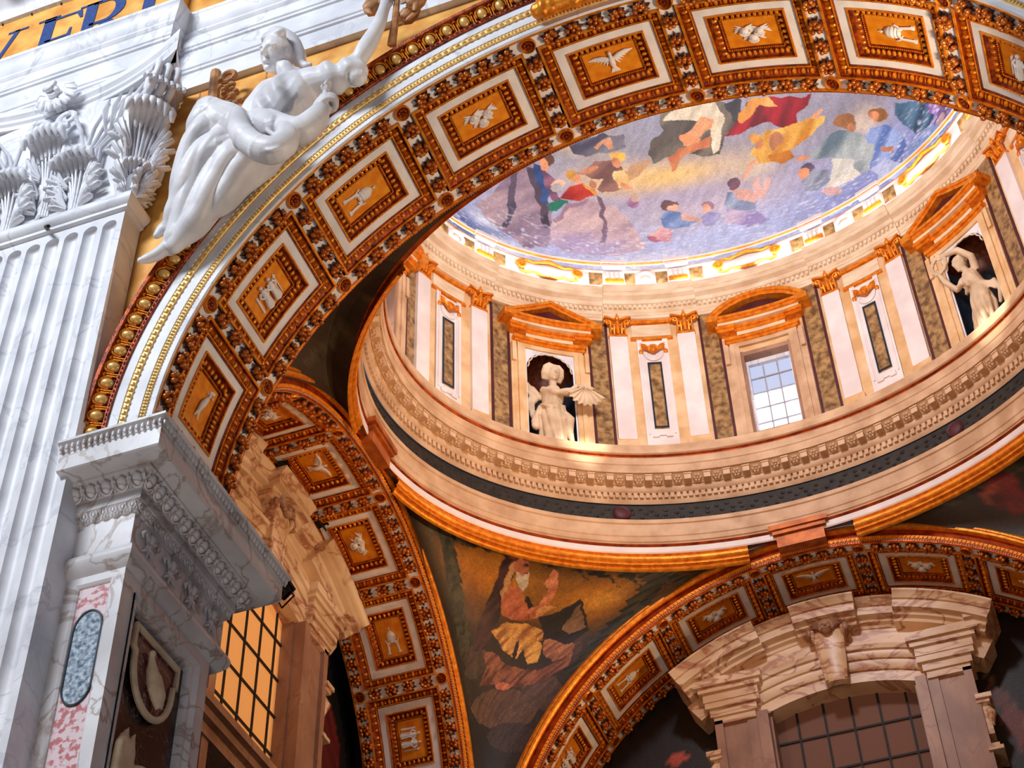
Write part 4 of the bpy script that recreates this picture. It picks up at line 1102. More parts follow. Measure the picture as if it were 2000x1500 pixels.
bl2 = bl2.mesh('gold_band')
for p in WINS + NICHE:
    c = link('cartouche', CA, 'pilaster_white', at, Wm(s_of(p), .30, 31.80)); link('scroll_trim', CT, 'gold_flat', c)
for p in PANEL:
    c = link('oculus', ocm, 'pilaster_white', at, Wm(s_of(p), .30, 31.80)); link('diamond', oc2, 'cream', c)
    for sg in (-1, 1): strip('speckled_panel', 'ochre_marble', s_of(p) + sg * .42 - .16, s_of(p) + sg * .42 + .16, 31.6, 32.02, .2, .31, at)
for p in PILA:
    c = link('baluster_block', blk, 'pilaster_white', at, Wm(s_of(p), .30, 31.78)); link('gold_band', bl2, 'gold', c)
    for sg in (-1, 1):
        if not any(abs(s_of(p) + sg * .48 - s_of(x)) < .75 for x in PANEL): strip('speckled_panel', 'ochre_marble', s_of(p) + sg * .46 - .17, s_of(p) + sg * .46 + .17, 31.6, 32.02, .2, .31, at)
# ------------------------------------------------------------------ inner faces of the arches, pendentives, lunettes
def bay_face(root, R, d, stilt, sgn, t0=0, t1=180):
    """mouldings on the face that looks into the bay; sgn -1: face at depth d looks to smaller depth"""
    def pr(lst): return [(R + r, d + sgn * y) for r, y in lst]
    q = MB(); arc_sweep(q, pr([(-.0, 0), (0, .02), (.05, .03), (.06, .02)]), stilt=stilt); arc_sweep(q, pr([(.13, .02), (.14, .0), (.27, -.01), (.28, .03)]), stilt=stilt); q.build('arch_face', 'red_gold', root)
    q = MB(); arc_sweep(q, pr([(.06, .02), (.06, .05), (.12, .06), (.13, .02)]), stilt=stilt)
    n = int(PI * R / .085)
    for i in range(n):
        t = PI * (i + .5) / n; r = R + .095
        q.ell((r * math.cos(t), d + sgn * .06, r * math.sin(t)), (.036, .02, .026), 5, 4, Matrix.Rotation(-t, 3, 'Y'))
    q.build('dentil_band', 'gold_flat', root)
    q = MB(); n = int(PI * R / .05)
    for i in range(n):
        t = PI * (i + .5) / n; r = R + .035
        q.ell((r * math.cos(t), d + sgn * .035, r * math.sin(t)), (.018, .018, .018), 5, 4)
    q.build('bead_band', 'cream_warm', root)
    q = MB(); arc_sweep(q, pr([(.28, .03), (.285, .08), (.31, .11), (.35, .12), (.38, .10), (.385, .07), (.40, .09), (.43, .095), (.46, .08), (.47, .04), (.52, .03), (.53, -.06)]), stilt=stilt); q.build('gold_torus', 'gold', root)
bay_face(left, 5.22, 0, 2.5, -1); bay_face(far, 6.6, 0, .3, -1); bay_face(front, 6.5, 2.12, .3, 1)
# keystone blocks under the ring
for root, R, d, w_ in ((far, 6.6, 0, .5), (left, 5.22, 0, .42)):
    q = MB(); zc_ = R + .06
    for (z0, z1, w0, y) in ((0, .30, w_, .30), (.30, .40, w_ + .06, .36), (.40, .52, w_ + .12, .40)): q.box(-w0, w0, d - y, d + .1, zc_ + z0, zc_ + z1)
    q.build('keystone', 'ochre_gold', root, 30)
def paint_mesh(name, P, cols, mat, parent=None):
    """P: (nu, nv, 3) points, cols: (nu, nv, 3) linear colours"""
    nu, nv = P.shape[:2]; idx = np.arange(nu * nv).reshape(nu, nv)
    f = np.stack([idx[:-1, :-1], idx[1:, :-1], idx[1:, 1:], idx[:-1, 1:]], -1).reshape(-1, 4)
    me = bpy.data.meshes.new(name); me.from_pydata(P.reshape(-1, 3).tolist(), [], f.tolist()); me.update()
    at_ = me.color_attributes.new('paint', 'FLOAT_COLOR', 'POINT')
    c4 = np.ones((nu * nv, 4), np.float32); c4[:, :3] = cols.reshape(-1, 3); at_.data.foreach_set('color', c4.ravel())
    me.polygons.foreach_set('use_smooth', [True] * len(me.polygons))
    return link(name, me, mat, parent)
def slin(c):
    c = np.asarray(c, float) / 255.0
    return np.where(c <= .04045, c / 12.92, ((c + .055) / 1.055) ** 2.4)
def vnoise(U, V, fu, fv, seed):
    """smooth value noise on a grid of coordinates"""
    r = np.random.default_rng(seed); T = r.random((64, 64))
    x = U * fu; y = V * fv; i = np.floor(x).astype(int); j = np.floor(y).astype(int); a = x - i; b = y - j
    a = a * a * (3 - 2 * a); b = b * b * (3 - 2 * b); g = lambda p, q: T[p % 64, q % 64]
    return (g(i, j) * (1 - a) + g(i + 1, j) * a) * (1 - b) + (g(i, j + 1) * (1 - a) + g(i + 1, j + 1) * a) * b
def inside(poly, U, V):
    r = np.zeros(U.shape, bool); n = len(poly)
    for k in range(n):
        x0, y0 = poly[k]; x1, y1 = poly[(k + 1) % n]
        if y0 == y1: continue
        c = ((V >= y0) != (V >= y1)) & (U < (x1 - x0) * (V - y0) / (y1 - y0) + x0); r ^= c
    return r
def paint(U, V, base, shapes, wob=(0, 0)):
    """shapes: ('p', colour, colour2, points) filled outline with streaky drapery; ('e', colour, (cx, cy, rx, ry, rot)); ('b', colour, (cx, cy, rx, ry), strength) soft patch"""
    col = base.copy(); wu, wv = wob
    n1 = vnoise(U, V, 1 / max(wu, 1e-6), 1 / max(wv, 1e-6), 3) - .5; n2 = vnoise(U, V, 1 / max(wu, 1e-6), 1 / max(wv, 1e-6), 5) - .5
    Uw = U + n1 * wu * .5; Vw = V + n2 * wv * .5
    for k, s in enumerate(shapes):
        if s[0] == 'p':
            m_ = inside(s[3], Uw, Vw)
            st = np.clip((vnoise(U + V * wu / wv * .8, V, .9 / wu, .35 / wv, 11 + k) - .25) * 2, 0, 1)[..., None]
            c = slin(s[1]) * (1 - st) + slin(s[2]) * st; col[m_] = c[m_]
        elif s[0] == 'e':
            cx, cy, rx, ry, ro = s[2]; du, dv = (Uw - cx) / wu, (Vw - cy) / wv
            a = du * math.cos(ro) + dv * math.sin(ro); b = -du * math.sin(ro) + dv * math.cos(ro)
            m_ = (a * wu / rx) ** 2 + (b * wv / ry) ** 2 < 1
            c = slin(s[1]) * (.82 + .36 * vnoise(U, V, 1.2 / wu, 1.2 / wv, 40 + k))[..., None]; col[m_] = c[m_]
        else:
            cx, cy, rx, ry = s[2]; g = np.exp(-(((U - cx) / rx) ** 2 + ((V - cy) / ry) ** 2)) * s[3]; g = np.clip(g, 0, 1)[..., None]
            col = col * (1 - g) + slin(s[1]) * g
    return col
XL, YF, RA, RB = -7.15, 13.86, 6.92, 5.47
YN = 2.16
def pend_pt(z, psi, side):
    """side 0: back left, 1: back right, 2: front left, 3: front right"""
    ra = np.sqrt(np.maximum(0, RA ** 2 - (z - 16.65) ** 2)); rb = np.sqrt(np.maximum(0, RB ** 2 - (z - 18.1) ** 2))
    ra = np.where(z < 16.65, RA, ra); rb = np.where(z < 18.1, RB, rb)
    sx = -1 if side in (0, 2) else 1
    xa = .1 + sx * ra; yb = 8.02 + (rb if side < 2 else -rb)
    k = np.clip((z - 22.4) / 1.0, 0, 1); k = k * k * (3 - 2 * k)      # the plan closes on the ring at the top
    xl = XL + .13 * k; xb = xl if sx < 0 else .2 - xl; ya = YF - .20 * k if side < 2 else YN + .22 * k
    return np.stack([xa + (xb - xa) * np.sin(psi), yb + (ya - yb) * np.cos(psi), z + 0 * psi], -1)
# ------------------------------------------------------------------ mosaics: patches of colour in surface coordinates (degrees round the dome, degrees up; or angle and height on a pendentive)
DOME_ART = [
('b',(140,145,160),(126.29,37.68,37.16,11.19),0.9),
('b',(150,150,165),(77.97,32.03,23.875,9.72),0.8),
('b',(110,110,130),(56.01,23.06,9.195,7.088),0.9),
('b',(232,196,120),(104.95,27.87,16.185,4.54),0.95),
('b',(226,190,130),(117.63,26.49,10.25,4.27),0.7),
('b',(236,214,160),(84.38,23.84,6.745,4.44),0.6),
('b',(228,196,120),(129.26,37.29,8.875,3.035),0.7),
('b',(240,220,180),(56.36,19.59,5.06,5.1),0.7),
('b',(205,190,200),(94.29,14.62,17.535,5.24),0.8),
('b',(170,165,195),(101.75,21.0,16.275,2.884),0.7),
('b',(150,168,218),(141.5,2.3,25.9,12.012),0.9),
('b',(176,190,232),(117.42,2.51,25.34,6.06),0.95),
('b',(180,196,236),(90.02,3.48,19.145,8.388),0.9),
('b',(130,150,214),(61.76,-2.87,18.245,17.032),0.85),
('b',(120,140,205),(44.1,-0.91,11.995,13.204),0.8),
('b',(214,224,246),(141.64,-3.04,9.935,4.648),0.8),
('b',(222,230,250),(111.98,0.67,13.145,2.885),0.8),
('b',(52,84,150),(155.25,-0.41,8.66,5.816),0.9),
('b',(60,96,165),(146.99,2.28,5.68,2.81),0.7),
('b',(222,232,248),(149.34,5.78,4.255,2.132),0.8),
('b',(215,225,245),(143.54,-0.44,5.555,2.552),0.8),
('p',(120,104,130),(170,150,160),[(152.11,9.71),(148.21,16.96),(144.57,27.49),(137.08,28.15),(133.6,22.52),(131.59,11.65),(132.57,2.75),(137.6,0.86),(143.58,4.8),(148.64,6.21)]),
('p',(70,66,90),(90,80,100),[(145.33,26.55),(143.53,27.26),(141.79,15.14),(142.71,6.4),(143.8,6.23),(143.23,15.21)]),
('p',(60,54,70),(80,70,86),[(141.67,27.32),(139.28,27.49),(134.23,19.11),(132.09,11.52),(133.01,10.19),(136.18,17.87)]),
('p',(170,148,160),(204,180,180),[(132.59,5.86),(131.69,13.03),(128.14,18.54),(123.57,21.14),(117.92,19.9),(113.69,15.91),(111.1,9.45),(110.44,4.51),(119.68,2.42),(128.36,2.32)]),
('p',(100,78,100),(120,96,116),[(121.92,22.56),(120.92,22.64),(119.1,15.25),(119.08,7.47),(120.23,7.4),(120.29,15.18)]),
('p',(150,120,140),(160,132,150),[(131.69,13.03),(128.21,19.18),(123.63,21.77),(123.54,20.82),(127.83,17.94),(130.9,12.53)]),
('b',(160,160,214),(123.04,4.86,10.48,3.49),0.7),
('b',(160,150,190),(125.37,8.47,5.93,2.565),0.5),
('p',(26,52,104),(50,84,140),[(140.2,28.44),(136.98,28.8),(134.35,24.22),(133.06,18.44),(134.64,18.33),(137.01,23.48)]),
('p',(96,66,96),(140,96,120),[(137.36,28.08),(133.55,25.68),(130.22,20.73),(128.53,19.77),(131.53,18.82),(134.57,22.58)]),
('p',(79,49,37),(101,63,48),[(135.21,32.3),(135.25,30.87),(136.18,29.75),(137.64,29.35),(139.09,29.81),(140.02,30.96),(140.06,32.38),(139.16,33.53),(137.64,33.95),(136.12,33.48)]),
('p',(177,120,86),(226,154,110),[(136.18,29.63),(136.12,28.57),(136.56,27.78),(137.32,27.56),(138.12,28.0),(138.68,28.92),(138.77,29.98),(138.35,30.77),(137.57,30.99),(136.74,30.56)]),
('p',(194,146,120),(248,187,154),[(130.66,25.08),(130.81,24.22),(131.51,23.56),(132.48,23.34),(133.36,23.64),(133.82,24.36),(133.69,25.22),(133.0,25.9),(132.01,26.12),(131.11,25.81)]),
('p',(168,168,168),(215,215,215),[(130.89,24.09),(131.03,23.32),(131.67,22.72),(132.56,22.52),(133.36,22.78),(133.77,23.42),(133.64,24.2),(133.0,24.81),(132.1,25.02),(131.29,24.74)]),
('p',(25,94,77),(33,121,99),[(127.86,20.08),(128.26,19.1),(129.69,17.93),(131.61,16.97),(133.3,16.58),(134.11,16.96),(133.73,18.0),(132.3,19.26),(130.36,20.23),(128.67,20.52)]),
('p',(150,30,30),(196,60,40),[(130.48,20.68),(128.93,24.47),(125.71,26.21),(122.6,24.39),(121.7,22.9),(125.36,21.25)]),
('p',(214,150,60),(226,170,80),[(126.24,26.14),(124.03,25.48),(121.72,23.21),(122.43,22.52)]),
('p',(184,137,60),(235,176,77),[(127.11,28.15),(127.27,26.96),(128.07,26.11),(129.22,25.92),(130.28,26.45),(130.86,27.51),(130.75,28.69),(129.95,29.56),(128.77,29.76),(127.68,29.22)]),
('p',(177,120,86),(226,154,110),[(126.29,27.35),(126.38,26.44),(126.89,25.81),(127.62,25.7),(128.3,26.15),(128.68,26.99),(128.62,27.9),(128.11,28.53),(127.36,28.65),(126.67,28.2)]),
('p',(177,120,86),(226,154,110),[(121.76,26.3),(121.87,25.39),(122.32,24.8),(122.96,24.74),(123.53,25.25),(123.84,26.12),(123.76,27.03),(123.3,27.62),(122.65,27.68),(122.06,27.18)]),
('p',(106,72,70),(150,108,96),[(127.48,28.7),(123.7,32.44),(118.21,33.05),(114.47,30.09),(115.79,25.58),(119.96,23.32),(121.83,24.45),(120.35,27.91)]),
('p',(214,176,110),(232,200,140),[(118.48,30.39),(115.05,30.99),(114.05,26.15),(117.05,25.27)]),
('p',(189,144,60),(242,184,77),[(115.28,34.22),(115.63,33.37),(116.68,32.84),(118.04,32.83),(119.2,33.33),(119.74,34.16),(119.43,35.03),(118.37,35.58),(116.96,35.6),(115.78,35.08)]),
('p',(177,120,86),(226,154,110),[(116.53,32.77),(116.73,32.0),(117.36,31.51),(118.19,31.49),(118.92,31.96),(119.28,32.72),(119.11,33.5),(118.47,34.0),(117.61,34.01),(116.87,33.54)]),
('p',(140,110,90),(190,150,110),[(114.72,29.8),(112.2,32.95),(109.24,33.91),(109.77,31.9),(112.59,28.82),(114.36,27.68)]),
('p',(177,120,86),(226,154,110),[(122.46,30.97),(122.67,30.3),(123.64,29.5),(124.99,28.87),(126.21,28.63),(126.85,28.9),(126.67,29.58),(125.72,30.42),(124.35,31.06),(123.1,31.26)]),
('p',(177,120,86),(226,154,110),[(113.41,25.29),(113.88,24.97),(114.8,25.11),(115.82,25.64),(116.57,26.37),(116.75,27.02),(116.28,27.36),(115.33,27.24),(114.29,26.7),(113.56,25.95)]),
('p',(60,60,84),(150,150,160),[(131.65,36.01),(128.18,38.88),(123.0,40.56),(116.88,40.8),(115.55,37.11),(119.91,35.32),(125.49,34.3),(129.34,34.36)]),
('p',(190,130,90),(216,160,120),[(124.55,36.72),(120.74,40.13),(118.68,36.8),(119.75,36.19),(121.85,38.08),(123.44,35.67)]),
('p',(137,103,137),(176,132,176),[(111.05,20.65),(111.42,19.55),(112.38,18.91),(113.56,18.97),(114.52,19.72),(114.9,20.86),(114.55,21.97),(113.58,22.63),(112.37,22.56),(111.4,21.81)]),
('p',(163,137,120),(209,176,154),[(111.03,22.25),(111.31,21.43),(112.04,20.96),(112.93,21.01),(113.66,21.57),(113.96,22.42),(113.69,23.24),(112.96,23.72),(112.04,23.67),(111.31,23.1)]),
('p',(66,62,58),(120,112,100),[(109.53,35.1),(107.86,38.4),(104.89,41.2),(106.01,44.99),(100.69,47.37),(90.91,46.77),(82.79,42.37),(83.94,38.52),(88.14,36.11),(90.43,31.09),(95.57,31.76),(100.56,34.42),(105.23,32.86),(108.44,32.36)]),
('p',(150,140,118),(226,216,190),[(104.77,44.29),(99.11,46.83),(88.75,45.29),(87.5,41.33),(90.75,36.97),(93.55,41.32),(99.32,42.89)]),
('p',(214,202,170),(232,224,200),[(89.94,42.39),(87.76,40.51),(90.43,32.32),(92.41,31.74),(91.75,37.58)]),
('p',(200,130,84),(224,160,112),[(98.64,39.01),(93.3,42.43),(89.96,41.21),(91.15,38.89),(95.2,37.34),(97.43,35.52),(99.31,35.94)]),
('p',(177,116,77),(226,149,99),[(95.36,36.49),(96.05,35.95),(97.47,35.95),(99.1,36.49),(100.35,37.36),(100.72,38.25),(100.04,38.83),(98.56,38.87),(96.88,38.32),(95.66,37.4)]),
('p',(190,110,70),(206,130,84),[(103.9,32.95),(100.48,35.29),(92.0,36.46),(92.47,34.19),(100.12,33.45),(102.04,29.63),(103.09,29.23)]),
('p',(40,40,48),(60,60,66),[(86.03,43.84),(81.32,44.27),(83.68,38.42),(85.6,38.85)]),
('p',(110,12,30),(176,24,44),[(88.55,35.64),(84.2,38.63),(80.4,42.04),(73.74,41.18),(63.31,35.82),(65.76,34.03),(69.27,33.28),(70.79,30.19),(74.07,31.19),(75.83,34.48),(80.87,35.68),(85.34,35.07)]),
('p',(220,150,60),(240,190,110),[(83.72,39.97),(78.57,42.51),(73.74,41.18),(72.01,37.95),(76.6,40.02),(83.09,37.57)]),
('p',(196,132,40),(236,190,96),[(83.74,28.41),(81.0,31.29),(77.76,32.57),(73.28,31.06),(67.14,30.47),(63.99,28.5),(64.7,26.56),(68.02,26.23),(71.61,24.91),(75.42,23.95),(75.32,21.83),(79.32,23.88),(82.82,25.05)]),
('p',(180,129,60),(231,165,77),[(79.73,30.99),(80.34,30.25),(81.34,30.1),(82.36,30.58),(83.02,31.51),(83.06,32.56),(82.45,33.31),(81.42,33.47),(80.38,32.98),(79.74,32.03)]),
('p',(177,120,86),(226,154,110),[(80.17,29.27),(80.6,28.63),(81.26,28.43),(81.9,28.74),(82.29,29.45),(82.27,30.29),(81.83,30.93),(81.16,31.13),(80.5,30.82),(80.13,30.1)]),
('p',(206,140,100),(226,170,140),[(84.72,26.6),(83.05,26.14),(86.04,21.97),(87.5,21.97)]),
('p',(206,140,100),(226,170,140),[(66.7,30.16),(64.15,31.47),(63.65,30.74),(66.01,28.62)]),
('p',(177,120,86),(226,154,110),[(76.02,28.05),(76.94,26.9),(77.83,26.49),(78.39,26.99),(78.41,28.2),(77.85,29.65),(76.91,30.79),(75.96,31.17),(75.4,30.67),(75.43,29.48)]),
('p',(160,92,30),(190,120,40),[(80.38,26.44),(74.79,24.24),(74.49,21.99),(77.22,22.32),(80.43,24.48)]),
('p',(96,120,134),(176,190,190),[(72.27,20.84),(68.21,21.78),(64.26,22.62),(60.57,21.29),(57.84,16.45),(57.94,10.33),(60.09,5.8),(63.01,6.76),(66.98,11.23),(67.05,16.89),(70.66,18.62)]),
('p',(200,206,196),(222,222,210),[(67.05,16.89),(63.44,12.63),(62.1,6.25),(65.29,5.79),(70.43,7.27),(71.25,9.11),(67.6,11.76)]),
('p',(129,89,56),(165,114,72),[(57.71,21.65),(58.71,20.93),(60.18,21.26),(61.57,22.49),(62.35,24.16),(62.22,25.65),(61.18,26.39),(59.67,26.09),(58.28,24.86),(57.54,23.16)]),
('p',(177,120,86),(226,154,110),[(58.77,20.76),(59.29,20.14),(59.92,20.05),(60.43,20.51),(60.61,21.35),(60.4,22.25),(59.86,22.86),(59.21,22.95),(58.71,22.49),(58.54,21.66)]),
('p',(177,120,86),(226,154,110),[(70.97,20.3),(71.32,19.82),(72.15,19.68),(73.14,19.92),(73.92,20.45),(74.19,21.07),(73.83,21.56),(73.0,21.72),(72.0,21.48),(71.22,20.93)]),
('p',(82,72,94),(105,92,121),[(71.26,15.83),(71.76,15.25),(72.63,15.29),(73.53,15.95),(74.13,16.96),(74.19,17.94),(73.68,18.53),(72.8,18.49),(71.89,17.84),(71.31,16.82)]),
('p',(177,120,86),(226,154,110),[(72.53,15.33),(73.01,14.71),(73.82,14.71),(74.65,15.3),(75.2,16.27),(75.25,17.25),(74.77,17.86),(73.95,17.88),(73.11,17.29),(72.57,16.31)]),
('p',(116,128,150),(150,160,180),[(74.86,14.47),(71.47,15.99),(67.75,13.02),(69.2,10.47),(73.11,9.45),(75.25,10.69)]),
('p',(177,146,146),(226,187,187),[(67.28,4.05),(67.87,3.65),(69.12,4.21),(70.53,5.46),(71.57,6.92),(71.84,8.06),(71.24,8.47),(70.0,8.0),(68.6,6.77),(67.56,5.26)]),
('p',(84,116,184),(150,176,226),[(58.08,15.91),(55.34,17.4),(52.99,15.31),(50.96,9.42),(51.06,3.79),(52.93,-0.25),(57.03,1.63),(60.09,5.8),(57.73,10.11)]),
('p',(150,170,224),(190,206,240),[(60.09,5.8),(55.9,6.13),(52.39,-0.48),(51.36,-7.96),(58.74,-0.23)]),
('p',(141,96,51),(180,123,66),[(50.75,17.21),(51.65,16.57),(52.88,16.91),(54.0,18.09),(54.57,19.66),(54.35,21.03),(53.42,21.68),(52.15,21.36),(51.05,20.18),(50.52,18.59)]),
('p',(177,120,86),(226,154,110),[(52.76,18.21),(53.42,17.53),(54.2,17.5),(54.82,18.15),(55.04,19.22),(54.76,20.29),(54.08,20.97),(53.27,20.98),(52.66,20.34),(52.47,19.28)]),
('p',(177,120,86),(226,154,110),[(53.5,5.83),(54.01,5.88),(54.79,6.77),(55.54,8.12),(55.97,9.42),(55.91,10.19),(55.41,10.16),(54.65,9.33),(53.91,7.98),(53.47,6.64)]),
('p',(104,120,160),(160,176,200),[(90.79,19.71),(88.13,18.58),(85.71,15.0),(86.83,10.94),(90.62,11.34),(92.33,15.59)]),
('p',(206,160,150),(224,184,170),[(89.74,20.28),(86.76,18.29),(85.23,15.1),(86.41,13.6),(89.43,16.43)]),
('p',(94,68,82),(121,88,105),[(87.74,20.75),(88.22,19.89),(89.1,19.6),(90.06,20.01),(90.74,20.94),(90.88,22.06),(90.4,22.93),(89.5,23.22),(88.52,22.81),(87.84,21.87)]),
('p',(206,160,150),(220,180,170),[(86.51,15.76),(84.61,20.63),(83.4,21.69),(83.3,19.96),(85.13,14.35)]),
('p',(206,160,150),(220,180,170),[(85.5,14.89),(82.5,19.2),(81.21,19.52),(82.19,17.31),(84.6,13.36)]),
('p',(150,140,190),(200,186,210),[(92.24,14.52),(86.78,11.28),(84.15,6.04),(87.64,4.96),(92.59,10.03)]),
('p',(103,77,82),(132,99,105),[(102.65,18.42),(103.08,17.44),(104.03,16.98),(105.16,17.19),(106.05,18.01),(106.35,19.12),(105.94,20.1),(104.97,20.59),(103.81,20.37),(102.93,19.54)]),
('p',(194,146,120),(248,187,154),[(102.61,17.42),(102.87,16.59),(103.42,16.16),(104.05,16.29),(104.52,16.93),(104.67,17.84),(104.42,18.67),(103.86,19.09),(103.22,18.96),(102.74,18.32)]),
('p',(96,124,176),(140,164,206),[(106.76,15.53),(104.36,17.12),(100.6,15.25),(98.36,12.52),(100.26,11.32),(106.3,11.3)]),
('p',(206,160,150),(220,180,170),[(102.14,15.97),(98.2,14.22),(97.52,11.9),(101.66,13.45)]),
('p',(129,103,120),(165,132,154),[(94.12,15.94),(94.54,15.08),(95.37,14.75),(96.32,15.08),(97.03,15.93),(97.22,16.99),(96.82,17.85),(95.97,18.18),(95.0,17.86),(94.3,17.0)]),
('p',(194,146,120),(248,187,154),[(95.01,15.23),(95.3,14.42),(95.86,14.05),(96.47,14.25),(96.9,14.96),(97.0,15.9),(96.71,16.71),(96.15,17.08),(95.53,16.87),(95.1,16.16)]),
('p',(150,150,196),(180,184,220),[(97.61,13.33),(95.9,14.5),(93.32,13.2),(94.58,10.12),(97.23,10.36)]),
('p',(206,150,160),(226,190,180),[(109.05,10.3),(106.9,12.81),(104.75,11.0),(106.12,6.88),(108.29,7.63)]),
('p',(163,103,120),(209,132,154),[(107.7,8.28),(107.94,7.45),(108.46,6.99),(109.07,7.07),(109.54,7.68),(109.69,8.57),(109.46,9.4),(108.93,9.85),(108.31,9.76),(107.84,9.16)]),
('p',(34,70,100),(80,120,150),[(47.4,17.8),(42.25,12.26),(40.59,6.26),(43.87,4.32),(47.29,4.95),(49.22,10.61),(49.48,15.37)]),
('p',(70,110,160),(130,160,210),[(51.26,1.94),(45.96,4.09),(41.53,2.02),(40.23,-4.08),(45.02,-6.19),(49.76,-6.47)]),
('p',(110,80,150),(160,130,196),[(42.93,11.05),(39.27,7.43),(36.66,0.78),(39.31,-0.2),(39.87,3.58),(42.16,1.17),(41.86,5.86)]),
('p',(184,154,154),(235,198,198),[(39.64,0.01),(40.35,-0.69),(41.05,-0.65),(41.49,0.11),(41.48,1.29),(41.01,2.42),(40.27,3.07),(39.56,3.02),(39.15,2.29),(39.18,1.15)]),
('b',(120,140,210),(49.76,-6.47,5.64,6.02),0.6),
('b',(90,116,190),(43.36,-6.27,3.955,4.404),0.6)]
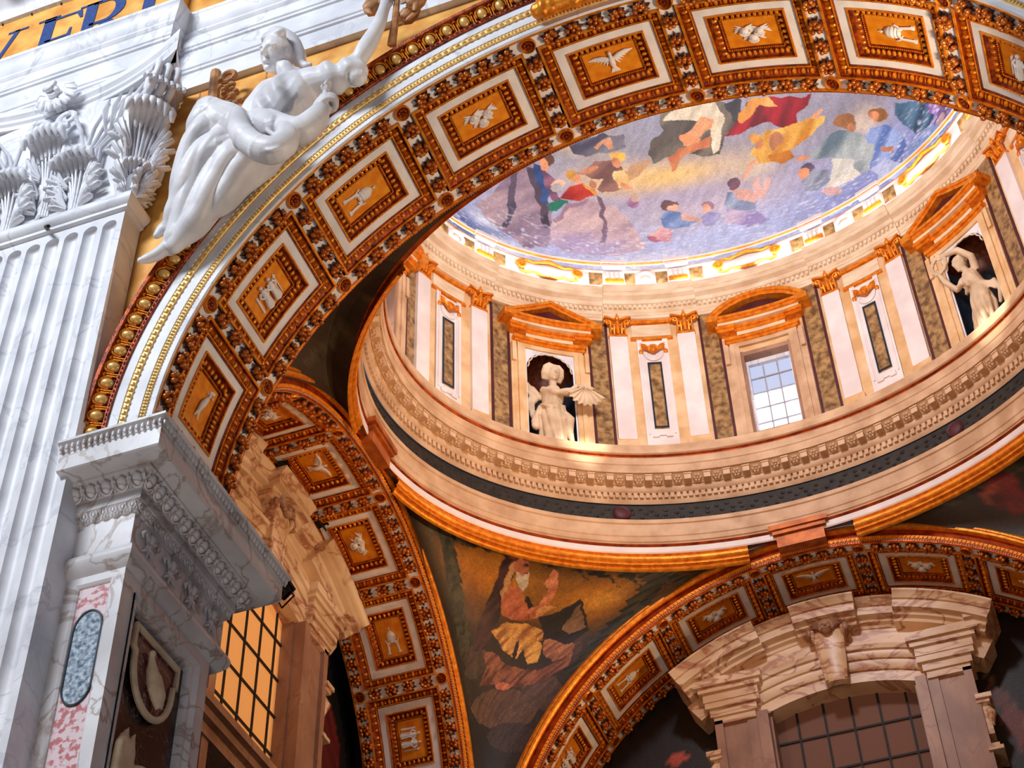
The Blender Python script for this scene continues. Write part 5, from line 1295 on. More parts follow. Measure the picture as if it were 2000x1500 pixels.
PEND_ART = [
('b',(206,140,30),(0.945,23.155,0.238,0.342),1),
('b',(206,136,30),(0.427,23.006,0.238,0.356),1),
('b',(196,120,26),(1.065,23.125,0.172,0.277),0.9),
('b',(230,170,60),(0.356,23.016,0.079,0.133),0.8),
('b',(110,66,24),(1.038,22.699,0.121,0.331),0.7),
('p',(26,28,22),(84,80,52),[(1.338,23.412),(1.203,23.501),(1.11,23.472),(1.203,23.432),(1.338,23.343)]),
('p',(26,28,22),(84,80,52),[(1.271,23.422),(1.155,23.501),(1.065,23.422),(1.151,23.422),(1.271,23.353)]),
('p',(26,28,22),(84,80,52),[(1.192,23.511),(1.098,23.551),(1.016,23.472),(1.091,23.501),(1.185,23.462)]),
('p',(26,28,22),(84,80,52),[(1.147,23.481),(1.061,23.521),(0.975,23.472),(1.05,23.452),(1.14,23.422)]),
('p',(26,28,22),(84,80,52),[(1.095,23.511),(1.016,23.541),(0.93,23.462),(1.005,23.472),(1.087,23.452)]),
('p',(26,28,22),(84,80,52),[(1.05,23.541),(0.978,23.561),(0.888,23.472),(0.963,23.511),(1.038,23.501)]),
('p',(26,28,22),(84,80,52),[(1.008,23.501),(0.937,23.531),(0.847,23.462),(0.915,23.462),(0.993,23.442)]),
('p',(26,28,22),(84,80,52),[(0.967,23.541),(0.903,23.561),(0.81,23.472),(0.881,23.501),(0.952,23.491)]),
('p',(26,28,22),(84,80,52),[(0.93,23.551),(0.866,23.561),(0.765,23.442),(0.844,23.501),(0.911,23.501)]),
('p',(26,28,22),(84,80,52),[(0.888,23.511),(0.821,23.531),(0.724,23.432),(0.795,23.452),(0.866,23.452)]),
('p',(26,28,22),(84,80,52),[(0.859,23.561),(0.799,23.561),(0.694,23.472),(0.769,23.511),(0.836,23.511)]),
('p',(26,28,22),(84,80,52),[(0.817,23.531),(0.754,23.541),(0.63,23.373),(0.72,23.462),(0.791,23.481)]),
('p',(26,28,22),(84,80,52),[(0.776,23.521),(0.716,23.531),(0.604,23.412),(0.675,23.442),(0.746,23.452)]),
('p',(26,28,22),(84,80,52),[(0.757,23.561),(0.697,23.561),(0.57,23.432),(0.652,23.491),(0.724,23.511)]),
('p',(26,28,22),(84,80,52),[(0.701,23.511),(0.637,23.511),(0.484,23.274),(0.592,23.412),(0.667,23.442)]),
('p',(26,28,22),(84,80,52),[(0.675,23.531),(0.607,23.521),(0.48,23.382),(0.555,23.422),(0.637,23.462)]),
('p',(26,28,22),(84,80,52),[(0.645,23.541),(0.585,23.541),(0.435,23.363),(0.532,23.452),(0.607,23.481)]),
('p',(26,28,22),(84,80,52),[(0.585,23.481),(0.514,23.472),(0.319,23.155),(0.454,23.343),(0.54,23.392)]),
('p',(26,28,22),(84,80,52),[(0.574,23.531),(0.506,23.521),(0.345,23.333),(0.439,23.402),(0.525,23.452)]),
('p',(26,28,22),(84,80,52),[(0.532,23.521),(0.461,23.501),(0.266,23.234),(0.39,23.373),(0.48,23.432)]),
('p',(26,28,22),(84,80,52),[(0.469,23.462),(0.386,23.422),(0.139,23.026),(0.307,23.264),(0.412,23.353)]),
('p',(26,28,22),(84,80,52),[(0.469,23.521),(0.394,23.501),(0.195,23.254),(0.311,23.363),(0.409,23.432)]),
('p',(26,28,22),(84,80,52),[(0.401,23.462),(0.315,23.422),(0.049,23.026),(0.217,23.244),(0.334,23.343)]),
('p',(26,28,22),(84,80,52),[(0.356,23.442),(0.259,23.382),(-0.083,22.858),(0.157,23.194),(0.281,23.313)]),
('p',(26,28,22),(84,80,52),[(0.356,23.501),(0.27,23.462),(0.004,23.115),(0.154,23.274),(0.281,23.392)]),
('p',(26,28,22),(84,80,52),[(0.259,23.392),(0.142,23.303),(-0.15,22.887),(0.007,23.066),(0.161,23.224)]),
('p',(24,26,20),(70,66,46),[(1.241,23.462),(1.181,23.481),(1.151,23.392),(1.218,23.303),(1.271,23.303)]),
('p',(24,26,20),(70,66,46),[(1.252,23.382),(1.185,23.412),(1.155,23.274),(1.226,23.204),(1.275,23.214)]),
('p',(24,26,20),(70,66,46),[(1.256,23.303),(1.185,23.333),(1.155,23.145),(1.226,23.105),(1.278,23.115)]),
('p',(24,26,20),(70,66,46),[(1.263,23.204),(1.185,23.244),(1.147,23.105),(1.226,22.996),(1.286,23.006)]),
('p',(24,26,20),(70,66,46),[(1.267,23.105),(1.185,23.145),(1.143,22.967),(1.226,22.887),(1.286,22.897)]),
('p',(24,26,20),(70,66,46),[(1.271,22.996),(1.185,23.036),(1.143,22.808),(1.226,22.769),(1.29,22.779)]),
('p',(24,26,20),(70,66,46),[(1.271,22.887),(1.181,22.927),(1.132,22.769),(1.226,22.64),(1.29,22.66)]),
('p',(24,26,20),(70,66,46),[(1.275,22.769),(1.181,22.808),(1.125,22.6),(1.218,22.521),(1.293,22.531)]),
('p',(24,26,20),(70,66,46),[(1.275,22.65),(1.173,22.689),(1.121,22.422),(1.215,22.383),(1.293,22.402)]),
('p',(24,26,20),(70,66,46),[(1.275,22.521),(1.17,22.561),(1.102,22.383),(1.207,22.254),(1.29,22.274)]),
('p',(24,26,20),(70,66,46),[(1.275,22.392),(1.162,22.432),(1.095,22.194),(1.2,22.115),(1.29,22.135)]),
('p',(24,26,20),(70,66,46),[(1.271,22.264),(1.151,22.303),(1.083,22.006),(1.192,21.977),(1.278,22.006)]),
('p',(24,26,20),(70,66,46),[(1.267,22.125),(1.14,22.165),(1.065,21.957),(1.177,21.838),(1.275,21.868)]),
('p',(24,26,20),(70,66,46),[(1.26,21.987),(1.128,22.026),(1.046,21.769),(1.166,21.69),(1.267,21.719)]),
('p',(24,26,20),(70,66,46),[(1.252,21.848),(1.117,21.878),(1.027,21.561),(1.151,21.541),(1.252,21.581)]),
('p',(24,26,20),(70,66,46),[(1.241,21.709),(1.098,21.739),(1.001,21.511),(1.132,21.393),(1.241,21.432)]),
('p',(22,24,20),(64,62,46),[(0.277,23.274),(0.24,23.373),(0.131,23.204),(0.109,23.026)]),
('p',(22,24,20),(64,62,46),[(0.247,23.135),(0.214,23.274),(0.105,23.085),(0.09,22.907)]),
('p',(22,24,20),(64,62,46),[(0.217,22.977),(0.199,23.175),(0.079,22.967),(0.071,22.788)]),
('p',(22,24,20),(64,62,46),[(0.236,22.947),(0.176,23.056),(0.06,22.848),(0.056,22.67)]),
('p',(22,24,20),(64,62,46),[(0.217,22.798),(0.165,22.947),(0.045,22.729),(0.045,22.551)]),
('p',(22,24,20),(64,62,46),[(0.195,22.63),(0.15,22.828),(0.03,22.61),(0.037,22.432)]),
('p',(22,24,20),(64,62,46),[(0.221,22.6),(0.139,22.709),(0.019,22.491),(0.03,22.313)]),
('p',(22,24,20),(64,62,46),[(0.206,22.442),(0.135,22.6),(0.007,22.373),(0.026,22.194)]),
('p',(22,24,20),(64,62,46),[(0.195,22.274),(0.124,22.472),(-0.004,22.244),(0.026,22.076)]),
('p',(22,24,20),(64,62,46),[(0.225,22.244),(0.12,22.353),(-0.008,22.125),(0.026,21.957)]),
('p',(22,24,20),(64,62,46),[(0.221,22.086),(0.12,22.234),(-0.004,22.016),(0.03,21.838)]),
('p',(22,24,20),(64,62,46),[(0.217,21.917),(0.124,22.115),(-0.008,21.888),(0.03,21.709)]),
('p',(22,24,20),(64,62,46),[(0.259,21.888),(0.127,21.996),(-0.004,21.769),(0.045,21.6)]),
('p',(22,24,20),(64,62,46),[(0.262,21.719),(0.135,21.878),(-0.0,21.65),(0.056,21.482)]),
('b',(20,16,16),(1.05,20.086,0.679,0.841),1),
('b',(20,16,16),(0.506,20.561,0.472,0.549),0.6),
('p',(79,56,43),(101,72,55),[(0.255,20.907),(0.259,20.64),(0.454,20.502),(0.772,20.502),(1.08,20.601),(1.2,20.808),(1.065,21.105),(0.84,21.333),(0.611,21.363),(0.405,21.195)]),
('p',(63,46,37),(81,59,48),[(0.926,21.858),(0.948,21.67),(1.016,21.541),(1.121,21.492),(1.207,21.551),(1.226,21.699),(1.177,21.888),(1.095,22.036),(1.016,22.086),(0.956,22.016)]),
('p',(72,53,44),(92,68,57),[(0.007,21.056),(0.022,20.878),(0.172,20.868),(0.364,20.997),(0.51,21.214),(0.562,21.452),(0.525,21.64),(0.424,21.699),(0.281,21.581),(0.12,21.333)]),
('p',(51,37,34),(66,48,44),[(0.045,20.274),(0.049,20.086),(0.24,20.007),(0.529,20.036),(0.784,20.145),(0.892,20.323),(0.817,20.521),(0.637,20.66),(0.416,20.65),(0.195,20.492)]),
('p',(60,44,37),(77,57,48),[(0.206,22.066),(0.199,21.897),(0.255,21.848),(0.337,21.937),(0.409,22.115),(0.446,22.333),(0.439,22.491),(0.401,22.551),(0.334,22.472),(0.262,22.293)]),
('p',(46,22,28),(84,44,46),[(1.091,21.907),(1.038,22.392),(0.967,22.828),(0.93,23.194),(0.922,23.402),(0.888,23.491),(0.836,23.501),(0.825,23.412),(0.844,23.254),(0.859,22.977),(0.881,22.61),(0.945,22.076)]),
('p',(196,150,96),(220,176,120),[(0.896,22.977),(0.877,23.353),(0.859,23.442),(0.847,23.382),(0.851,23.145),(0.862,22.917)]),
('p',(170,84,54),(206,120,80),[(0.881,22.917),(0.851,23.145),(0.795,23.115),(0.731,22.907),(0.694,22.67),(0.787,22.66),(0.866,22.719)]),
('p',(30,16,14),(44,22,18),[(0.754,23.016),(0.735,23.026),(0.686,22.838),(0.705,22.798)]),
('p',(190,100,66),(220,140,100),[(0.727,22.838),(0.671,22.927),(0.656,23.155),(0.667,23.303),(0.637,23.274),(0.611,23.066),(0.619,22.779),(0.682,22.689)]),
('p',(206,124,90),(226,150,114),[(0.69,23.224),(0.694,23.353),(0.69,23.422),(0.664,23.382),(0.634,23.244),(0.641,23.125)]),
('p',(168,103,75),(215,132,96),[(0.795,23.392),(0.791,23.333),(0.802,23.283),(0.821,23.274),(0.844,23.303),(0.855,23.363),(0.855,23.422),(0.844,23.462),(0.829,23.472),(0.81,23.452)]),
('p',(206,196,176),(226,216,196),[(0.84,23.303),(0.81,23.293),(0.784,23.353),(0.761,23.194),(0.772,23.076),(0.81,23.135)]),
('p',(51,25,20),(66,33,26),[(0.802,23.412),(0.802,23.402),(0.806,23.402),(0.81,23.392),(0.817,23.402),(0.821,23.412),(0.821,23.422),(0.817,23.422),(0.81,23.432),(0.806,23.422)]),
('p',(77,34,25),(99,44,33),[(0.784,23.343),(0.784,23.333),(0.791,23.323),(0.799,23.323),(0.806,23.323),(0.81,23.323),(0.806,23.333),(0.802,23.343),(0.791,23.343),(0.787,23.343)]),
('p',(103,51,37),(132,66,48),[(0.84,23.481),(0.84,23.462),(0.851,23.452),(0.866,23.442),(0.881,23.442),(0.888,23.452),(0.885,23.472),(0.874,23.491),(0.859,23.501),(0.847,23.491)]),
('p',(150,92,46),(226,168,86),[(0.918,22.392),(0.825,22.6),(0.686,22.62),(0.57,22.531),(0.54,22.333),(0.649,22.343),(0.671,21.937),(0.802,22.095)]),
('p',(40,22,20),(60,34,28),[(0.727,22.264),(0.697,22.323),(0.686,21.927),(0.72,21.967)]),
('p',(176,118,50),(226,170,80),[(0.679,22.254),(0.611,22.422),(0.521,22.234),(0.502,21.927),(0.574,21.858)]),
('p',(86,44,36),(150,92,62),[(1.001,22.016),(0.874,22.016),(0.746,21.818),(0.465,21.739),(0.292,21.977),(0.285,22.194),(0.221,21.789),(0.367,21.511),(0.592,21.383),(0.874,21.412),(1.027,21.323),(0.945,21.69)]),
('p',(130,78,54),(176,116,80),[(0.536,22.353),(0.435,22.402),(0.3,22.244),(0.262,22.006),(0.379,21.907),(0.495,22.086)]),
('p',(163,94,68),(209,121,88),[(0.66,21.412),(0.671,21.363),(0.709,21.333),(0.765,21.323),(0.814,21.343),(0.836,21.383),(0.821,21.432),(0.78,21.472),(0.727,21.482),(0.682,21.462)]),
('p',(24,22,24),(36,32,32),[(0.641,22.739),(0.54,22.848),(0.472,23.046),(0.285,22.491),(0.345,22.234),(0.544,22.412)]),
('p',(120,92,70),(140,108,80),[(0.465,22.571),(0.461,22.957),(0.322,22.561),(0.401,22.462)]),
('p',(200,146,80),(216,160,90),[(0.652,22.759),(0.57,22.907),(0.634,22.927),(0.675,22.828)])]
PEND_ART_R = [
('p',(26,26,20),(80,76,52),[(0.191,23.462),(0.262,23.472),(0.292,23.422),(0.165,23.313)]),
('p',(26,26,20),(80,76,52),[(0.202,23.442),(0.274,23.452),(0.277,23.353),(0.176,23.283)]),
('p',(26,26,20),(80,76,52),[(0.277,23.501),(0.341,23.501),(0.326,23.382),(0.259,23.373)]),
('p',(26,26,20),(80,76,52),[(0.289,23.481),(0.349,23.481),(0.379,23.422),(0.27,23.343)]),
('p',(26,26,20),(80,76,52),[(0.292,23.452),(0.356,23.452),(0.367,23.353),(0.281,23.313)]),
('p',(26,26,20),(80,76,52),[(0.36,23.501),(0.412,23.491),(0.409,23.373),(0.349,23.373)]),
('p',(26,26,20),(80,76,52),[(0.367,23.481),(0.427,23.472),(0.457,23.402),(0.36,23.343)]),
('p',(26,26,20),(80,76,52),[(0.375,23.452),(0.435,23.442),(0.454,23.343),(0.375,23.313)]),
('p',(26,26,20),(80,76,52),[(0.431,23.491),(0.491,23.481),(0.491,23.353),(0.431,23.363)]),
('p',(26,26,20),(80,76,52),[(0.439,23.462),(0.495,23.442),(0.536,23.373),(0.442,23.323)]),
('p',(26,26,20),(80,76,52),[(0.454,23.442),(0.514,23.422),(0.54,23.313),(0.461,23.293)]),
('p',(26,26,20),(80,76,52),[(0.506,23.472),(0.562,23.452),(0.577,23.323),(0.517,23.343)]),
('p',(26,26,20),(80,76,52),[(0.517,23.442),(0.574,23.412),(0.615,23.333),(0.532,23.303)]),
('p',(26,26,20),(80,76,52),[(0.529,23.412),(0.589,23.382),(0.626,23.274),(0.547,23.264)]),
('p',(94,20,24),(121,26,30),[(0.442,23.184),(0.371,23.056),(0.311,23.006),(0.296,23.066),(0.337,23.224),(0.409,23.382),(0.476,23.472),(0.517,23.491),(0.525,23.442),(0.499,23.333)]),
('p',(129,51,46),(165,66,59),[(0.484,23.264),(0.446,23.204),(0.42,23.184),(0.412,23.214),(0.427,23.283),(0.461,23.363),(0.495,23.412),(0.517,23.422),(0.521,23.392),(0.51,23.333)]),
('p',(146,68,51),(187,88,66),[(0.36,23.194),(0.307,23.115),(0.277,23.095),(0.281,23.145),(0.319,23.234),(0.379,23.343),(0.42,23.392),(0.45,23.412),(0.446,23.373),(0.412,23.293)]),
('p',(103,25,25),(132,33,33),[(0.397,22.967),(0.33,22.828),(0.277,22.769),(0.262,22.808),(0.296,22.947),(0.36,23.105),(0.424,23.224),(0.465,23.264),(0.472,23.224),(0.45,23.115)]),
('p',(77,13,20),(99,17,26),[(0.322,23.016),(0.281,22.947),(0.255,22.927),(0.244,22.957),(0.262,23.036),(0.296,23.125),(0.337,23.194),(0.364,23.214),(0.371,23.184),(0.356,23.105)])]
PEND_ART_F = [
('p',(24,22,18),(72,64,46),[(1.41,22.858),(1.26,23.135),(1.215,23.303),(1.346,23.175)]),
('p',(24,22,18),(72,64,46),[(1.342,23.036),(1.207,23.234),(1.181,23.382),(1.282,23.293)]),
('p',(24,22,18),(72,64,46),[(1.282,23.165),(1.162,23.313),(1.151,23.432),(1.226,23.382)]),
('p',(24,22,18),(72,64,46),[(1.226,23.274),(1.117,23.373),(1.083,23.462),(1.177,23.442)]),
('p',(24,22,18),(72,64,46),[(1.177,23.353),(1.076,23.422),(1.057,23.501),(1.132,23.481)]),
('p',(24,22,18),(72,64,46),[(1.136,23.402),(1.038,23.452),(1.035,23.531),(1.091,23.511)]),
('p',(24,22,18),(72,64,46),[(1.091,23.452),(1.005,23.481),(0.978,23.531),(1.053,23.531)]),
('p',(24,22,18),(72,64,46),[(1.053,23.481),(0.971,23.501),(0.956,23.551),(1.02,23.551)]),
('p',(24,22,18),(72,64,46),[(1.02,23.501),(0.941,23.521),(0.937,23.561),(0.986,23.561)]),
('p',(24,22,18),(72,64,46),[(0.986,23.521),(0.911,23.531),(0.888,23.561),(0.956,23.561)]),
('p',(24,22,18),(72,64,46),[(0.952,23.541),(0.881,23.541),(0.87,23.561),(0.93,23.62)]),
('p',(24,22,18),(72,64,46),[(0.922,23.551),(0.851,23.541),(0.859,23.62),(0.903,23.62)])]
# ------------------------------------------------------------------ dome with its mosaic, pendentive mosaics
DA_, DB_, DZ_, DH_ = 6.72, 5.24, 32.36, 5.2
def dome_pt(ph, e):
    ph = np.radians(ph); e = np.radians(e)
    return np.stack([EX + DA_ * np.cos(e) * np.cos(ph), EY + DB_ * np.cos(e) * np.sin(ph), DZ_ + DH_ * np.sin(e)], -1)
U, V = np.meshgrid(np.linspace(18, 175, 640), np.linspace(-3.5, 60, 270), indexing='ij')
base = np.zeros(U.shape + (3,)); base[:] = slin((150, 156, 186))
nz = vnoise(U, V, .12, .16, 1)[..., None]; base = base * (1 - nz * .5) + slin((190, 184, 190)) * nz * .5
col = paint(U, V, base, DOME_ART, (3.0, 2.4))
st = .86 + .28 * vnoise(U + V * .5, V, 1.1, .5, 21) + .12 * (vnoise(U, V, 3, 3, 22) - .5)
wv_ = np.clip((vnoise(U, V, .9, 2.2, 31) - .62) * 3, 0, 1) * np.clip((16 - V) / 10, 0, 1)
col = col * st[..., None]; col = col * (1 - wv_[..., None] * .75) + slin((226, 234, 250)) * wv_[..., None] * .75
dome = paint_mesh('ceiling_dome', dome_pt(U, V), np.clip(col, 0, 1), 'fresco')
struct(dome, 'dome covered with a mosaic of flying figures, boats and waves')
for a0, a1, e0, e1, n in ((175, 378, -3.5, 60, 60), (0, 360, 60, 90, 80)):
    U2, V2 = np.meshgrid(np.linspace(a0, a1, n), np.linspace(e0, e1, 14), indexing='ij')
    b2 = np.zeros(U2.shape + (3,)); b2[:] = slin((150, 156, 186)); n2 = vnoise(U2, V2, .1, .1, 4)[..., None]; b2 = b2 * (1 - n2) + slin((216, 196, 160)) * n2
    paint_mesh('vault', dome_pt(U2, V2), b2, 'fresco', dome)
for side, art, nm in ((0, PEND_ART, 'wall_pendentive_back_left'), (1, PEND_ART_R, 'wall_pendentive_back_right'), (2, PEND_ART_F, 'wall_pendentive_front_left'), (3, [], 'wall_pendentive_front_right')):
    n1, n2 = (320, 560) if side == 0 else (60, 110)
    U, V = np.meshgrid(np.linspace(0, PI / 2, n1), np.linspace(15.5, 23.57, n2), indexing='ij')
    base = np.zeros(U.shape + (3,)); base[:] = slin((40, 30, 24)); nz = vnoise(U, V, 9, 3, 2)[..., None]; base = base * (1 - nz * .6) + slin((66, 52, 34)) * nz * .6
    col = paint(U, V, base, art, (.025, .07)) * (.8 + .4 * vnoise(U, V, 40, 12, 8))[..., None]
    o = paint_mesh(nm, pend_pt(V, U, side), np.clip(col, 0, 1), 'mosaic')
    struct(o, {0: 'pendentive mosaic of a praying bearded figure on clouds', 1: 'dark pendentive mosaic at the right edge', 2: 'dark pendentive mosaic above the side arch', 3: 'pendentive behind the big arch'}[side])
# ------------------------------------------------------------------ reclining marble figure on the arch: limbs and folds as (path, radii)
STATUE_LIMBS = [([(-5.213,-0.42,21.863),(-5.04,-0.48,22.163),(-4.757,-0.5,22.569),(-4.628,-0.45,23.049),(-4.651,-0.5,23.212)],[0.405,0.373,0.437,0.356,0.211]),([(-4.633,-0.52,23.094),(-4.742,-0.66,23.344)],[0.162,0.138]),([(-4.562,-0.45,22.975),(-4.19,-0.5,22.919),(-3.879,-0.52,22.865),(-3.606,-0.52,22.831),(-3.542,-0.5,22.717)],[0.292,0.267,0.243,0.219,0.146]),([(-3.696,-0.55,22.864),(-3.522,-0.58,23.07),(-3.356,-0.6,23.366),(-3.207,-0.62,23.718),(-3.119,-0.62,24.157),(-3.074,-0.62,24.394)],[0.138,0.138,0.138,0.113,0.089,0.105]),([(-5.004,-0.45,23.066),(-5.212,-0.5,22.744),(-5.255,-0.55,22.269),(-5.284,-0.5,22.128)],[0.275,0.243,0.211,0.162]),([(-4.765,-0.8,21.775),(-4.324,-0.86,21.259),(-4.068,-0.82,21.407),(-3.985,-0.74,21.819),(-3.961,-0.72,22.089)],[0.211,0.227,0.202,0.138,0.097]),([(-5.115,-0.5,21.692),(-5.413,-0.75,21.953),(-5.735,-0.95,22.241)],[0.389,0.373,0.292]),([(-5.759,-0.95,22.305),(-5.865,-0.85,21.744),(-6.058,-0.7,21.155),(-6.279,-0.55,20.69),(-6.438,-0.48,20.465)],[0.275,0.292,0.292,0.227,0.13]),([(-5.575,-0.72,21.892),(-5.806,-0.62,21.377),(-6.019,-0.52,20.75),(-6.306,-0.45,20.234),(-6.43,-0.42,20.047)],[0.373,0.389,0.324,0.194,0.113]),([(-5.054,-0.48,21.563),(-5.361,-0.58,21.266),(-5.634,-0.55,20.873),(-5.987,-0.5,20.408),(-6.33,-0.45,20.04)],[0.356,0.373,0.308,0.227,0.13]),([(-5.258,-0.6,21.513),(-5.62,-0.7,21.439)],[0.324,0.324]),([(-6.392,-0.45,20.134),(-6.538,-0.47,19.948),(-6.674,-0.5,19.861),(-6.785,-0.55,19.798)],[0.105,0.097,0.081,0.049]),([(-6.448,-0.46,20.585),(-6.54,-0.5,20.441),(-6.611,-0.52,20.311)],[0.121,0.089,0.057]),([(-4.946,-0.86,21.788),(-4.647,-0.9,21.44)],[0.227,0.211]),([(-5.2,-1.05,21.847),(-5.06,-1.12,21.315),(-4.809,-1.14,20.853),(-4.519,-1.1,20.621),(-4.348,-1.05,20.767),(-4.379,-0.98,21.135),(-4.528,-0.95,21.393)],[0.146,0.178,0.194,0.211,0.194,0.146,0.097]),([(-5.054,-0.8,24.074),(-4.933,-0.72,24.294),(-4.744,-0.62,24.131),(-4.622,-0.55,23.836),(-4.578,-0.5,23.643)],[0.081,0.146,0.162,0.138,0.105]),([(-4.656,-0.5,23.74),(-4.481,-0.5,23.508),(-4.392,-0.5,23.489)],[0.081,0.065,0.04]),([(-4.973,-0.85,24.046),(-4.848,-0.74,24.248),(-4.692,-0.64,24.161)],[0.073,0.113,0.097])]
STATUE_FOLDS = [([(-4.931,-1.02,21.677),(-4.639,-1.12,21.183),(-4.386,-1.12,20.866),(-4.206,-1.05,20.794)],[0.032,0.04,0.04,0.032]),([(-5.028,-1.2,21.396),(-4.785,-1.3,20.762),(-4.473,-1.32,20.422),(-4.297,-1.25,20.541)],[0.032,0.04,0.04,0.032])]
STATUE_PT = {'head': (-4.872, -0.74, 23.692), 'eyeL': (-4.888, -1.0, 23.409), 'eyeR': (-4.724, -1.02, 23.335), 'nose': (-4.777, -1.08, 23.088), 'mouth': (-4.807, -1.0, 23.078), 'chin': (-4.8, -0.92, 23.048), 'hand': (-3.956, -0.74, 22.164), 'cuff': (-3.889, -0.76, 22.026), 'branch0': (-3.08, -0.36, 23.512), 'branch1': (-2.973, -0.5, 23.932), 'branch2': (-2.932, -0.55, 24.491), 'fruitA': (-3.316, -0.62, 24.326), 'fruitB': (-2.613, -0.55, 24.177), 'fruitC': (-2.795, -0.4, 24.122), 'stick0': (-6.223, -0.25, 23.795), 'stick1': (-6.277, -0.25, 24.591), 'loop': (-5.992, -0.3, 24.26), 'coil0': (-6.0, -0.35, 24.054), 'coil1': (-5.618, -0.5, 23.041)}
# ------------------------------------------------------------------ end walls of the bay with their marble window surrounds
def lunette(mz, R, zc, yw, art, name, label, sd):
    """dark end wall under an arch; mz: arch frame with its origin at floor height"""
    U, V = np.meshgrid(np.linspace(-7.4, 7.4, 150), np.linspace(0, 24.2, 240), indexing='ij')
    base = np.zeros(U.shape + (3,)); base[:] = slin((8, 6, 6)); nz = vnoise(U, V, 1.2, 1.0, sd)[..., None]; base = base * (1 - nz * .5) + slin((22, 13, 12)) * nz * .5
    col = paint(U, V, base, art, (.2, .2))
    P = np.stack([U, np.full(U.shape, yw), V], -1)
    o = paint_mesh(name, P, col, 'mosaic'); o.matrix_world = mz
    return struct(o, label)
def seg(mb, x0, x1, zc0, prof, n=14):
    """concentric mouldings: prof (radius, depth) between two horizontal positions"""
    R0 = prof[0][0]; a0, a1 = math.asin(x0 / R0), math.asin(x1 / R0); rows = []
    for i in range(n + 1):
        a = a0 + (a1 - a0) * i / n; rows.append([(r * math.sin(a), y, zc0 + r * math.cos(a)) for r, y in prof])
    mb.grid(rows)
    for r in (rows[0], rows[-1]): mb.add(r, [tuple(range(len(r)))])
CH2 = cherub_head_mesh()
def surround(mz, yw, yf, dz, pane, label, cat_label):
    root = empty('window_surround', mw=mz); thing(root, label, 'window surround', 'marble window surrounds of the side bay')
    z0 = 16.6 + dz
    q = MB()
    # architrave bands round the window head
    seg(q, -1.75, 1.75, z0, [(4.37, yw), (4.37, yf + .06), (4.62, yf + .06), (4.62, yf + .02), (4.66, yf + .0), (4.85, yf + .0), (4.85, yf - .04), (4.9, yf - .06), (5.02, yf - .06), (5.04, yf - .11), (5.14, yf - .13), (5.16, yf - .0), (5.2, yf + .1), (5.2, yw)], 24)
    q.build('arch_band', 'vein_marble', root)
    q = MB(); seg(q, -2.9, 2.9, z0, [(5.15, yw), (5.15, yf + .04), (5.62, yf + .04), (5.62, yw)], 24); q.build('frieze', 'vein_marble', root)
    def corn(x0, x1, e, nm='cornice_block'):
        c = MB(); y = yf - e
        seg(c, x0, x1, z0, [(5.60, yw), (5.60, y + .02), (5.66, y + .0), (5.70, y - .08), (5.78, y - .10), (5.80, y - .22), (5.98, y - .22), (5.99, y - .26), (6.05, y - .28), (6.12, y - .36), (6.16, y - .36), (6.18, yw)], 10)
        c.build(nm, 'vein_marble', root)
    corn(-3.05, -1.35, .22); corn(-1.35, -.62, .0); corn(-.62, .62, .22); corn(.62, 1.35, .0); corn(1.35, 3.05, .22)
    for s in (-1, 1):
        # flared entablature block over each jamb
        q = MB()
        for zz0, zz1, x0, x1, y in ((20.62, 20.78, 1.75, 2.62, .06), (20.78, 20.96, 1.7, 2.68, .10), (20.96, 21.10, 1.62, 2.76, .16), (21.10, 21.30, 1.62, 2.78, .18), (21.30, 21.42, 1.55, 2.86, .24), (21.42, 21.60, 1.5, 2.95, .30)):
            a, b = sorted((s * x0, s * x1)); q.box(a, b, yf - y, yw - .003, zz0 + dz, zz1 + dz + .002)
        q.build('entablature_block', 'vein_marble', root, 30)
        q = MB()
        for zz0, zz1, x1, y in ((21.447, 21.615, 3.12, .31), (21.615, 21.83, 3.2, .39)):
            a, b = sorted((s * 2.71, s * x1)); q.box(a, b, yf - y, yw, zz0 + dz, zz1 + dz)
        q.build('cornice_return', 'vein_marble', root, 30)
        q = MB()
        for x0, x1, y in ((1.5, 1.72, .10), (1.72, 1.95, .02), (1.95, 2.45, -.02), (2.45, 2.62, .06)):
            a, b = sorted((s * x0, s * x1)); q.box(a, b, yf - y, yw, 10, 20.7 + dz)
        a, b = sorted((s * 1.46, s * 1.56)); q.box(a, b, yf + .15, yw, 10, 20.8 + dz)
        q.build('jamb', 'brown_marble', root, 30)
        q = MB()
        for zz0, zz1, x1, y in ((20.0, 20.1, 2.86, .12), (19.92, 20.0, 2.80, .08), (19.25, 19.92, 2.74, .0), (18.85, 18.93, 2.84, .1), (18.93, 19.02, 2.78, .05)):
            a, b = sorted((s * 2.55, s * x1)); q.box(a, b, yf - y, yw, zz0 + dz - .1, zz1 + dz - .1)
        q.tube([(s * 2.72, yf + .05, 19.75 + dz), (s * 2.78, yf + .0, 19.6 + dz), (s * 2.72, yf + .05, 19.35 + dz)], [.06, .09, .06], 8)
        q.build('console', 'vein_marble', root, 30)
    q = MB()
    for zz0, zz1, x1, y in ((16.55, 16.75, 2.1, .15), (16.75, 16.9, 2.2, .28), (16.9, 17.05, 2.3, .4)): q.box(-x1, x1, yf - y, yw, zz0, zz1)
    q.build('sill', 'brown_marble', root, 30)
    # keystone with a small head
    q = MB()
    rows = []
    for z_, w_, y_ in ((22.32, .34, .16), (22.1, .33, .22), (21.7, .28, .16), (21.2, .22, .14), (20.95, .21, .16), (20.9, .18, .05)):
        rows.append([(-w_, yf + .1, z_ + dz), (-w_, yf - y_, z_ + dz), (-w_ * .5, yf - y_ - .04, z_ + dz), (w_ * .5, yf - y_ - .04, z_ + dz), (w_, yf - y_, z_ + dz), (w_, yf + .1, z_ + dz)])
    q.grid(rows)
